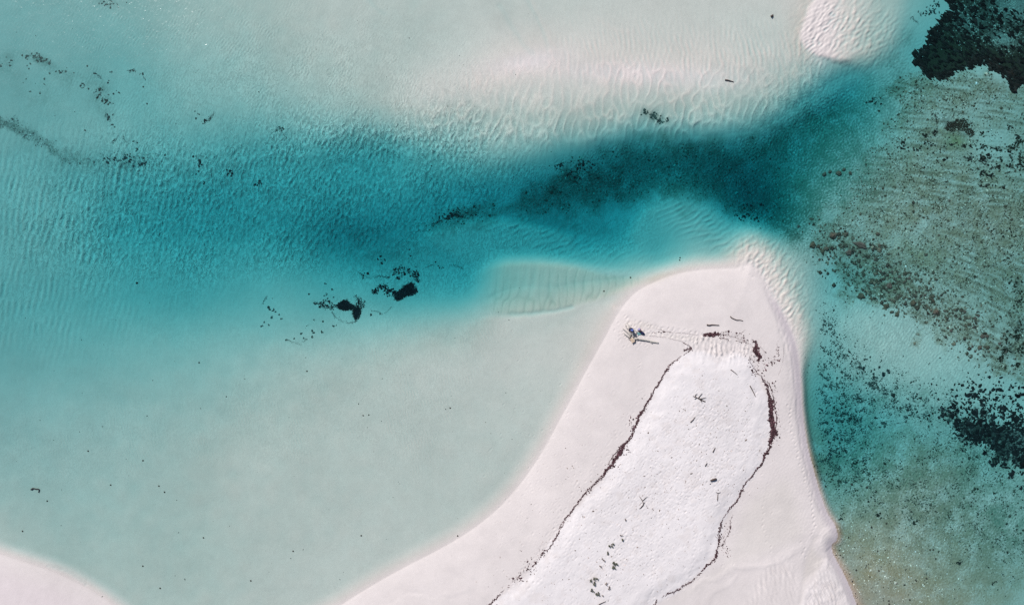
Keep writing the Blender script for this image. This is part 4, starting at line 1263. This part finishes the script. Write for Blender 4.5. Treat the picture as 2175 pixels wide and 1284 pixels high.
stick('curved dark stick with a knobbed end lying highest on the spit', '1548,671 1550,674 1556,677 1562,679 1568,679 1575,681', .09)
stick('short dark stick with a broad butt just above the lens shaped seaweed heap', '1498,689 1503,690 1509,689 1524,690', .13)
stick('thin straight stick on white sand below the wind scoured patch', '1547,783 1553,787 1561,794', .07)
stick('long straight stick on white sand left of the seaweed ribbon', '1588,817 1594,828 1600,840', .09)
stick('short slanting stick on white sand below the branched twig', '1462,893 1467,888 1472,882', .08)
stick('hooked stick lying underwater at the lower left', '64,1040 68,1037 74,1038 81,1039 80,1046', .13)
stick('small dark stick underwater in the upper right shallows', '1638,36 1642,32', .22)
stick('thin bent stick underwater on the northern ripples', '1540,170 1547,171 1558,174', .13)
stick('short stick on white sand right of the dark log, near its upper left', '1493,985 1497,978', .09)
stick('tiny slanting stick on white sand above the dark log', '1509,956 1514,946', .09)
branchy('branched_twig', 'bushy branched twig alone on the upper white sand', 'twig', '1493,850 1480,844 1471,839', ['1480,844 1487,843 1494,841', '1478,843 1483,836 1486,832', '1480,844 1485,849 1485,852', '1474,841 1472,836 1476,833', '1475,841 1470,844', '1472,840 1467,838'], .09)
branchy('branched_twig', 'slender forked twig on the white sand at mid spit', 'twig', '1358,1072 1363,1065 1361,1058 1355,1048', ['1361,1058 1366,1053 1371,1048', '1363,1065 1366,1060', '1358,1072 1354,1074'], .075)
branchy('branched_twig', 'Y shaped twig on white sand below the dark log', 'twig', '1519,1056 1519,1048 1520,1042', ['1520,1042 1515,1039', '1520,1042 1525,1039', '1519,1052 1518,1058'], .07)
branchy('branched_twig', 'long thin twig with side shoots near the bottom edge of the white sand', 'twig', '1262,1282 1268,1276 1274,1272 1284,1268', ['1268,1276 1266,1282', '1274,1272 1271,1274'], .08)

# the short dark log
loc = W2(1510, 1013, height(1510, 1013))
V, F = tube([loc * 0 + Vector((-.52, -.17, .12)), Vector((-.47, -.15, .16)), Vector((-.1, -.03, .2)), Vector((.3, .09, .18)), Vector((.48, .15, .14)), Vector((.52, .17, .1))], [.06, .15, .19, .18, .13, .05], 10)
log = mesh_obj('log', V, F, M_DARKWOOD, None, smooth_=True)
log.location = loc
tag(log, 'short stout dark log lying alone on the white sand', 'log')

# dead tree washed up on the western shore of the tip
loc = W2(1345, 716, height(1345, 716))
tree = empty('driftwood_tree', loc, 'bleached dead tree washed up at the water edge beside two people', 'driftwood')
limb('trunk', '1341,719 1350,718 1362,720 1374,722 1386,725 1396,727', .20, .10, M_WOOD, tree, .05, .12, loc)
for q, r0, r1, lf in (('1344,716 1340,702 1334,692 1330,685', .17, .06, .35), ('1340,712 1334,700 1328,693 1327,688', .14, .05, .30), ('1339,714 1330,704 1321,696', .13, .05, .25),
                      ('1338,717 1330,712 1323,706', .12, .05, .2), ('1345,716 1350,703 1340,699', .08, .04, .2), ('1376,722 1380,726 1384,728', .08, .04, .1)):
    limb('branch', q, r0, r1, M_WOOD, tree, lf, .12, loc)
for k in range(11):
    a = k / 11 * 6.28
    x, y = 1344 + 6.0 * math.cos(a) * random.uniform(.8, 1.5) * 1.4, 719 + 4.0 * math.sin(a) * random.uniform(.8, 1.3)
    limb('root', '%f,%f %f,%f %f,%f' % (1347, 719, (1347 + x) / 2 + random.uniform(-1, 1), (719 + y) / 2, x, y), .11, .04, M_DARKWOOD if k % 2 == 0 else M_WOOD, tree, random.uniform(.1, .5), .1, loc)


# ------------------------------------------------------------------ people
def skin_body(name, pts, edges, radii, m, parent, root=0):
    me = bpy.data.meshes.new(name)
    me.from_pydata([tuple(p) for p in pts], edges, [])
    o = bpy.data.objects.new(name, me)
    COL.objects.link(o)
    o.parent = parent
    md = o.modifiers.new('skin', 'SKIN')
    md.use_smooth_shade = True
    lay = me.skin_vertices[0].data if len(me.skin_vertices) else None
    if lay is None:
        bm_ = bmesh.new(); bm_.from_mesh(me); bm_.verts.layers.skin.verify(); bm_.to_mesh(me); bm_.free()
        lay = me.skin_vertices[0].data
    for i, r in enumerate(radii):
        lay[i].radius = (r, r * .85 if r > .08 else r)
        lay[i].use_root = (i == root)
    sb = o.modifiers.new('subdivision', 'SUBSURF')
    sb.levels = 1
    sb.render_levels = 1
    me.materials.append(m)
    return o


def person(label, loc, rot, seated, shirt, legs_c, hat_c, dress=None):
    e = empty('person', loc, label, 'person')
    e.rotation_euler = (0, 0, rot)
    if seated:
        hip, chest, neck, head = (0, 0, .16), (0, -.06, .48), (0, -.04, .62), (0, -.01, .78)
        kn = [(-.14, .42, .42), (.14, .40, .42)]
        an = [(-.15, .72, .08), (.15, .74, .08)]
        toe = [(-.16, .88, .06), (.16, .90, .06)]
        el = [(-.27, .08, .36), (.27, .08, .36)]
        wr = [(-.18, .32, .42), (.18, .30, .42)]
    else:
        hip, chest, neck, head = (0, 0, .93), (0, .02, 1.28), (0, .02, 1.46), (0, .05, 1.63)
        kn = [(-.11, .05, .50), (.12, -.02, .50)]
        an = [(-.13, .02, .09), (.14, -.10, .09)]
        toe = [(-.15, .18, .05), (.16, .07, .05)]
        el = [(-.28, .04, 1.10), (.27, .10, 1.10)]
        wr = [(-.30, .16, .88), (.22, .32, 1.02)]
    pts = [hip, chest, neck, head]
    E = [(0, 1), (1, 2), (2, 3)]
    R_ = [.15, .16, .055, .095]
    for s_ in (0, 1):
        sx = -.18 if s_ == 0 else .18
        i = len(pts)
        pts += [(sx, chest[1], chest[2] + .10), el[s_], wr[s_]]
        R_ += [.06, .045, .03]
        E += [(1, i), (i, i + 1), (i + 1, i + 2)]
        w = Vector(wr[s_]); d_ = (w - Vector(el[s_])).normalized()
        side = Vector((1, 0, 0)) if s_ == 0 else Vector((-1, 0, 0))
        palm = len(pts)
        pts.append(tuple(w + d_ * .07)); R_.append(.034); E.append((i + 2, palm))
        for f_, off in enumerate((-.03, -.01, .01, .03)):
            perp = d_.cross(side).normalized()
            a_ = w + d_ * .12 + perp * off
            b_ = w + d_ * (.155 + (.012 if f_ in (1, 2) else 0)) + perp * off * 1.2 + side * .012
            pts += [tuple(a_), tuple(b_)]; R_ += [.010, .008]
            E += [(palm, len(pts) - 2), (len(pts) - 2, len(pts) - 1)]
        perp = d_.cross(side).normalized()
        pts += [tuple(w + d_ * .06 - perp * .05 + side * .02)]; R_ += [.011]; E.append((palm, len(pts) - 1))
        i = len(pts)
        hx = -.09 if s_ == 0 else .09
        pts += [(hx, hip[1] + .02, hip[2] - .03), kn[s_], an[s_], toe[s_]]
        R_ += [.095, .06, .04, .035]
        E += [(0, i), (i, i + 1), (i + 1, i + 2), (i + 2, i + 3)]
    skin_body('body', pts, E, R_, M_SKIN, e)
    # clothes follow the same bones, a little wider
    mm = cloth('shirt', shirt)
    sp_ = [(0, hip[1], hip[2] + .04), (0, (hip[1] + chest[1]) / 2, (hip[2] + chest[2]) / 2), chest, (-.2, chest[1], chest[2] + .08), (.2, chest[1], chest[2] + .08),
           tuple((Vector((-.2, chest[1], chest[2] + .08)) + Vector(el[0])) / 2), tuple((Vector((.2, chest[1], chest[2] + .08)) + Vector(el[1])) / 2)]
    skin_body('shirt', sp_, [(0, 1), (1, 2), (2, 3), (2, 4), (3, 5), (4, 6)], [.18, .17, .19, .10, .10, .075, .075], mm, e)
    lp = [(0, hip[1], hip[2]), (-.09, hip[1] + .02, hip[2] - .03), (.09, hip[1] + .02, hip[2] - .03), tuple(Vector(kn[0]) * .8 + Vector(hip) * .2), tuple(Vector(kn[1]) * .8 + Vector(hip) * .2)]
    skin_body('shorts', lp, [(0, 1), (0, 2), (1, 3), (2, 4)], [.17, .12, .12, .09, .09], cloth('shorts', legs_c), e)
    if dress:
        V, F = [], []
        k = 22
        prof = [(.155, 1.30), (.165, 1.12), (.14, 1.02), (.22, .84), (.31, .60), (.40, .38), (.395, .375), (.30, .60)]
        for i, (r_, h_) in enumerate(prof):
            for q in range(k):
                a = q / k * 6.2832
                f_ = 1 + (.10 * math.sin(a * 6) * max(0, 1.0 - h_))
                V.append((r_ * math.cos(a) * f_, r_ * math.sin(a) * f_ * .9, h_))
        for i in range(len(prof) - 1):
            for q in range(k):
                F.append((i * k + q, (i + 1) * k + q, (i + 1) * k + (q + 1) % k, i * k + (q + 1) % k))
        mesh_obj('dress', V, F, cloth('dress', dress), e, smooth_=True)
    # hat with a brim
    V, F = [], []
    prof = [(.001, .135), (.07, .125), (.105, .08), (.115, .03), (.19, .012), (.195, .0), (.11, .0)]
    k = 14
    for r_, h_ in prof:
        for q in range(k):
            a = q / k * 6.2832
            V.append((head[0] + r_ * math.cos(a), head[1] + r_ * math.sin(a) * 1.06, head[2] + .03 + h_))
    for i in range(len(prof) - 1):
        for q in range(k):
            F.append((i * k + q, i * k + (q + 1) % k, (i + 1) * k + (q + 1) % k, (i + 1) * k + q))
    mesh_obj('sun_hat', V, F, cloth('hat', hat_c), e, smooth_=True)
    # face: nose, eyes, mouth
    for (cx_, cz_, w_, h_, dp) in ((-.033, .02, .018, .009, .092), (.033, .02, .018, .009, .092), (0, -.045, .03, .008, .092)):
        i = 0
        V = [(head[0] + cx_ - w_ / 2, head[1] + dp, head[2] + cz_), (head[0] + cx_, head[1] + dp + .006, head[2] + cz_ - h_ / 2), (head[0] + cx_ + w_ / 2, head[1] + dp, head[2] + cz_), (head[0] + cx_, head[1] + dp + .004, head[2] + cz_ + h_ / 2)]
        mesh_obj('mouth' if cx_ == 0 else 'eye', V, [(0, 1, 2, 3)], M_DARKWOOD, e)
    mesh_obj('nose', [(head[0] - .014, head[1] + .085, head[2] - .018), (head[0] + .014, head[1] + .085, head[2] - .018), (head[0], head[1] + .12, head[2] - .018), (head[0], head[1] + .09, head[2] + .02)],
             [(0, 1, 2), (0, 2, 3), (2, 1, 3), (1, 0, 3)], M_SKIN, e)
    return e


person('person in a blue sun hat and dark dress standing by the bleached driftwood', W2(1338.5, 699.5, height(1339, 700)), math.radians(200), False, (.05, .09, .30), (.05, .06, .14), (.09, .14, .40), (.02, .02, .045))
person('person in lavender top sitting on the sand right of the driftwood branches', W2(1355, 699, height(1355, 699)), math.radians(230), True, (.26, .22, .38), (.03, .03, .09), (.30, .27, .44))


def grid_cloth(name, w, l, n_, amp, m, loc, rot, label, cat, tint=None, parent=None):
    V, F = [], []
    g = random.Random(int(w * 1000))
    for j in range(n_ + 1):
        for i in range(n_ + 1):
            x = (i / n_ - .5) * w; y = (j / n_ - .5) * l
            V.append((x + g.uniform(-.02, .02), y + g.uniform(-.02, .02), .03 + amp * (math.sin(x * 9 + y * 4) * .5 + .5) + g.uniform(0, amp * .5)))
    k = (n_ + 1) ** 2
    V += [(v[0], v[1], v[2] - .025) for v in V]
    for j in range(n_):
        for i in range(n_):
            a = j * (n_ + 1) + i
            F.append((a, a + 1, a + n_ + 2, a + n_ + 1))
            F.append((k + a + n_ + 1, k + a + n_ + 2, k + a + 1, k + a))
    for i in range(n_):
        a = i; b = n_ * (n_ + 1) + i; c = i * (n_ + 1); d_ = c + n_
        F += [(a + 1, a, k + a, k + a + 1), (b, b + 1, k + b + 1, k + b), (c, c + n_ + 1, k + c + n_ + 1, k + c), (d_ + n_ + 1, d_, k + d_, k + d_ + n_ + 1)]
    o = mesh_obj(name, V, F, m, parent, smooth_=True)
    o.location = loc
    o.rotation_euler = (0, 0, rot)
    if label:
        tag(o, label, cat)
    return o


grid_cloth('towel', .75, .5, 8, .07, cloth('teal_towel', (.14, .30, .31)), W2(1357, 707.5, height(1357, 707)), .3, 'crumpled teal towel on the sand beside the seated person', 'towel')
# duffel bag with handle
loc = W2(1362.5, 706.5, height(1362, 706))
bag = empty('bag', loc, 'navy beach bag standing on the sand right of the teal towel', 'bag')
V, F = tube([(-.32, .12, .17), (-.28, .10, .19), (0, 0, .22), (.28, -.10, .19), (.32, -.12, .17)], [.08, .17, .21, .17, .08], 10)
mesh_obj('bag_body', V, F, cloth('navy', (.02, .025, .08)), bag, smooth_=True)
V, F = tube([(-.14, .05, .36), (-.08, .03, .50), (0, 0, .54), (.08, -.03, .50), (.14, -.05, .36)], [.015] * 5, 6)
mesh_obj('handle', V, F, cloth('strap', (.02, .02, .03)), bag, smooth_=True)
# peach blanket over the root of the dead tree
grid_cloth('blanket', .55, .8, 8, .10, cloth('peach_blanket', (.55, .43, .32)), W2(1341.5, 722, height(1341, 722) + .35), .5, 'crumpled peach blanket draped over the root end of the driftwood', 'blanket')


# ------------------------------------------------------------------ beach plants
def plant(label, x, y, r, n_leaf, dead=False):
    loc = W2(x, y, height(x, y))
    e = empty('beach_plant', loc, label, 'plant', 'low plants on the white sand')
    V, F, Cc = [], [], []
    g = random.Random(int(x * 7 + y))
    base_c = (.095, .10, .065) if not dead else (.20, .16, .14)
    r *= .85
    lob = [(g.gauss(0, .55) * r, g.gauss(0, .55) * r, g.uniform(.18, .42) * r) for _ in range(max(3, int(r * 9)))]
    for _ in range(n_leaf):
        lx, ly, lr = g.choice(lob)
        a = g.uniform(0, 6.28); rr = lr * math.sqrt(g.random())
        c = Vector((lx + rr * math.cos(a), ly + rr * math.sin(a), g.uniform(.05, .42) * min(1, .5 + r)))
        d_ = Vector((math.cos(a), math.sin(a), g.uniform(-.2, .7))).normalized()
        s_ = d_.cross(Vector((0, 0, 1))).normalized()
        ln = g.uniform(.06, .11)
        i = len(V)
        V += [c - d_ * ln, c + s_ * ln * .45 + Vector((0, 0, .02)), c + d_ * ln, c - s_ * ln * .45 + Vector((0, 0, .02))]
        F.append((i, i + 1, i + 2, i + 3))
        k = math.exp(g.gauss(0, .35))
        Cc += [[q * k for q in base_c]] * 4
    mesh_obj('leaves', V, F, M_LEAF, e, tint=np.array(Cc))
    V, F = [], []
    for lx, ly, lr in lob:
        v, f = tube([(0, 0, -.03), (lx * .5, ly * .5, .18), (lx, ly, .25)], [.025, .018, .01], 5)
        o_ = len(V)
        V += v
        F += [tuple(q + o_ for q in ff) for ff in f]
    mesh_obj('stems', V, F, M_DARKWOOD, e)
    return e


for lab, x, y, r, nl, dead in (
        ('small dark plant, topmost of the row down the white sand', 1321, 1139, .28, 60, False),
        ('tiny plant left of the topmost dark one on white sand', 1316, 1130, .18, 24, True),
        ('two lobed green plant, second large one from the top of the row', 1297, 1148, .50, 150, False),
        ('narrow green plant just below the two lobed one', 1290, 1166, .34, 80, False),
        ('thin straggly brown plant left of the densest plant', 1279, 1182, .35, 40, True),
        ('small flat straggly plant below the thin brown one', 1272, 1195, .26, 34, True),
        ('densest dark green plant in the row', 1300, 1190, .55, 220, False),
        ('dark lower lobe of a plant just under the densest plant', 1303, 1198, .36, 90, False),
        ('wide ring shaped green plant near the bottom of the row', 1262, 1220, .68, 230, False),
        ('small purple brown plant right of the ring shaped plant', 1286, 1230, .30, 60, True),
        ('grey brown faded plant under the purple brown one', 1291, 1239, .32, 50, True),
        ('small dark plant left of the hook shaped plant at the bottom', 1254, 1245, .34, 80, False),
        ('hook shaped dark plant lowest in the row', 1268, 1251, .48, 130, False),
        ('tiny faint plant at the foot of the hook shaped one', 1278, 1256, .22, 26, True),
        ('dark plant cut by the bottom edge of the photo', 1237, 1281, .42, 110, True),
        ('tiny brown plant high on the row near the forked twig', 1327, 1097, .22, 26, True)):
    plant(lab, x, y, r, nl, dead)


# ------------------------------------------------------------------ coral heads and rocks
def rock_mesh(seed, c):
    g = random.Random(seed)
    bm_ = bmesh.new()
    bmesh.ops.create_icosphere(bm_, subdivisions=2, radius=1)
    ph = [g.uniform(0, 6.28) for _ in range(9)]
    for v in bm_.verts:
        p = v.co
        d_ = 1 + .22 * math.sin(p.x * 3 + ph[0]) * math.cos(p.y * 2.6 + ph[1]) + .14 * math.sin(p.y * 6 + ph[2] + p.z * 3) + .10 * math.sin(p.x * 8 + ph[3]) + g.uniform(-.07, .07)
        v.co = Vector((p.x * d_, p.y * d_, max(p.z * d_ * .55, -.2)))
    me = bpy.data.meshes.new('coral_head')
    bm_.to_mesh(me); bm_.free()
    at = me.color_attributes.new('tint', 'FLOAT_COLOR', 'POINT')
    cc = np.ones((len(me.vertices), 4), np.float32)
    k = np.random.default_rng(seed).normal(0, .18, len(me.vertices))
    cc[:, :3] = np.array(c)[None] * np.exp(k)[:, None]
    at.data.foreach_set('color', cc.reshape(-1))
    me.materials.append(M_ROCK)
    return me


RM = [rock_mesh(s_, c) for s_, c in ((1, (.11, .085, .065)), (2, (.085, .07, .05)), (3, (.12, .085, .07)), (4, (.06, .05, .04)))]
RG = 'brown coral rocks on the reef flat'


def rock(x, y, r, label, q=None, rot=None, sx=1.0):
    o = bpy.data.objects.new('coral_rock', RM[q if q is not None else random.randrange(4)])
    o.location = W2(x, y, height(x, y) + r * S * .12)
    o.scale = (r * S * sx, r * S, r * S * .9)
    o.rotation_euler = (0, 0, rot if rot is not None else random.uniform(0, 6.28))
    COL.objects.link(o)
    return tag(o, label, 'rock', RG)


rock(1772, 499, 8, 'largest round pale brown coral rock at the top left of the reef', 0)
rock(1785, 496, 4.5, 'dark rock touching the right side of the largest round coral rock', 3)
rock(1729, 520, 6.5, 'brown rock nearest the deep channel at the left rim of the reef', 1)
rock(1758, 527, 5.5, 'middle rock of the crumbling trio right of the leftmost reef rock', 0)
rock(1750, 533, 4.5, 'dark lower rock of the crumbling trio on the left of the reef', 1)
rock(1771, 526, 4.5, 'dark right rock of the crumbling trio on the left of the reef', 3)
rock(1806, 536, 6, 'round reddish brown rock between the trio and the long rock', 2)
rock(1815, 532, 3.6, 'small dark rock stuck to the round reddish brown one', 3)
rock(1831, 520, 5.5, 'long bar shaped brown rock lying across the upper reef', 2, math.radians(-24), 2.6)
rock(1857, 530, 3.4, 'small round dark rock right of the long bar shaped rock', 3)
rock(1871, 521, 4.5, 'brown lumpy rock at the upper right end of the long bar shaped rock', 0)
rock(1867, 496, 4.5, 'low brown rock above the long bar shaped one', 0)
rock(1799, 497, 4.5, 'faint brown rock right of the largest round coral rock', 0)
rock(1888, 563, 4.2, 'oval dark rock alone in the centre of the reef', 3)
rock(1833, 628, 6, 'dark wedge shaped rock with a weed tail on the lower reef edge', 1, math.radians(-30), 1.3)
rock(1885, 650, 5.5, 'dark round rock below the reef centre at its lower edge', 1)
rock(1876, 642, 4, 'dark rock touching the upper left of the dark round lower edge rock', 3)
rock(1855, 598, 5, 'dark rock at the left end of the rock arc in the reef centre', 1)
rock(1866, 596, 4.2, 'second rock of the arc in the reef centre', 1)
rock(1875, 594, 3.8, 'third rock of the arc in the reef centre', 3)
rock(1881, 592, 3.8, 'right end rock of the arc in the reef centre', 1)
rock(1892, 606, 6, 'dark brown pair of fused rocks below the rock arc', 2)
rock(1942, 643, 6, 'rough brown rock on the right half of the lower reef edge', 1)
rock(1951, 655, 4, 'smaller dark rock under the rough brown one on the lower reef edge', 3)
rock(1926, 645, 4, 'dark rock left of the rough brown one on the lower reef edge', 3)
rock(1990, 662, 6.5, 'broad pale brown rock at the right of the lower reef edge', 0)
rock(1908, 668, 4.5, 'small rock pair below the lower reef edge', 1)
rock(2042, 676, 3.5, 'lone dark rock on the pale sand right of the lower reef edge', 3)
rock(2090, 714, 4.5, 'reddish round rock in the chain above the right weed thicket', 2)
rock(2100, 714, 4, 'round brown rock right of the reddish one in the chain', 2)
rock(2074, 694, 3.6, 'small dark rock up left of the reddish round one', 3)
rock(2052, 720, 3.6, 'dark rock at the left end of the chain above the weed thicket', 3)
rock(2062, 740, 4.2, 'dark rock at the lower left of the chain', 3)
rock(2084, 738, 5.0, 'grey brown flat rock in the middle of the lower chain', 0)
rock(2100, 738, 4.5, 'dark flat rock at the lower right of the chain', 1)
rock(2012, 716, 3.0, 'isolated small rock on the pale teal channel', 3)
rock(1745, 578, 4.0, 'dark rock on the lower left rim of the reef', 3)
rock(1775, 605, 4.5, 'dark rock pair low on the left rim of the reef', 3)
for x, y, r, q_ in ((1756, 368, 5, 'leftmost low rock'), (1768, 363, 4, 'second low rock from the left'), (1786, 366, 6, 'largest middle rock'), (1797, 358, 4, 'small upper rock'), (1810, 366, 4, 'right end rock')):
    rock(x, y, r, q_ + ' in the short row above the main reef', 0)
g_ = np.random.default_rng(5)
px, py, _ = scatter(blobs('1860,560,90,34,25,1 1900,600,110,34,25,1 1790,530,44,26,30,.8 1960,640,110,30,22,.8 2040,680,70,24,20,.5 2090,740,50,20,20,.6 1990,480,120,70,10,.12 1790,575,50,30,40,.6') * sea, 230, 31)
for x, y in zip(px, py):
    rock(x, y, min(g_.gamma(2.5, .5) + .8, 3.2), 'small nondescript brown stone among the coral rubble of the reef')['group'] = 'small stones in the coral rubble'
for x, y, r in ((1757, 1034, 2.4), (1773, 1012, 2.2), (1813, 1030, 2.8), (1845, 1036, 2.6), (1853, 1120, 2.4), (1885, 1112, 2.2), (1820, 1211, 2.2), (1868, 1212, 2), (1970, 1229, 2.2), (1948, 1234, 1.8),
                (1990, 1187, 2), (1985, 1168, 2), (1978, 1168, 2), (1866, 1171, 1.8), (1934, 1274, 2), (1889, 1276, 2), (1804, 1142, 1.8), (1890, 1283, 2)):
    rock(x, y, r, 'tiny dark pebble like stone on the brown lower right shallows', 3)['group'] = 'tiny stones on the brown shallows'
# lone stones on the pale lagoon floor
for x, y in ((283, 600), (176, 275), (98, 1064), (46, 1128), (233, 1030), (348, 1045), (431, 1142), (622, 1170), (532, 1233), (302, 978), (185, 958), (336, 1032), (651, 788), (420, 770), (956, 866), (1283, 618), (1340, 589), (1446, 547), (1445, 552), (767, 1137), (972, 1137), (308, 218), (300, 182), (181, 138), (339, 1249), (302, 1202)):
    o = rock(x, y, 1.7 if (x, y) != (283, 600) else 2.4, 'tiny lone dark stone on the pale lagoon floor', 3)
    o['group'] = 'lone stones on the lagoon floor'
print('ground', X.shape, 'depth range', float(z.min()), float(z.max()))
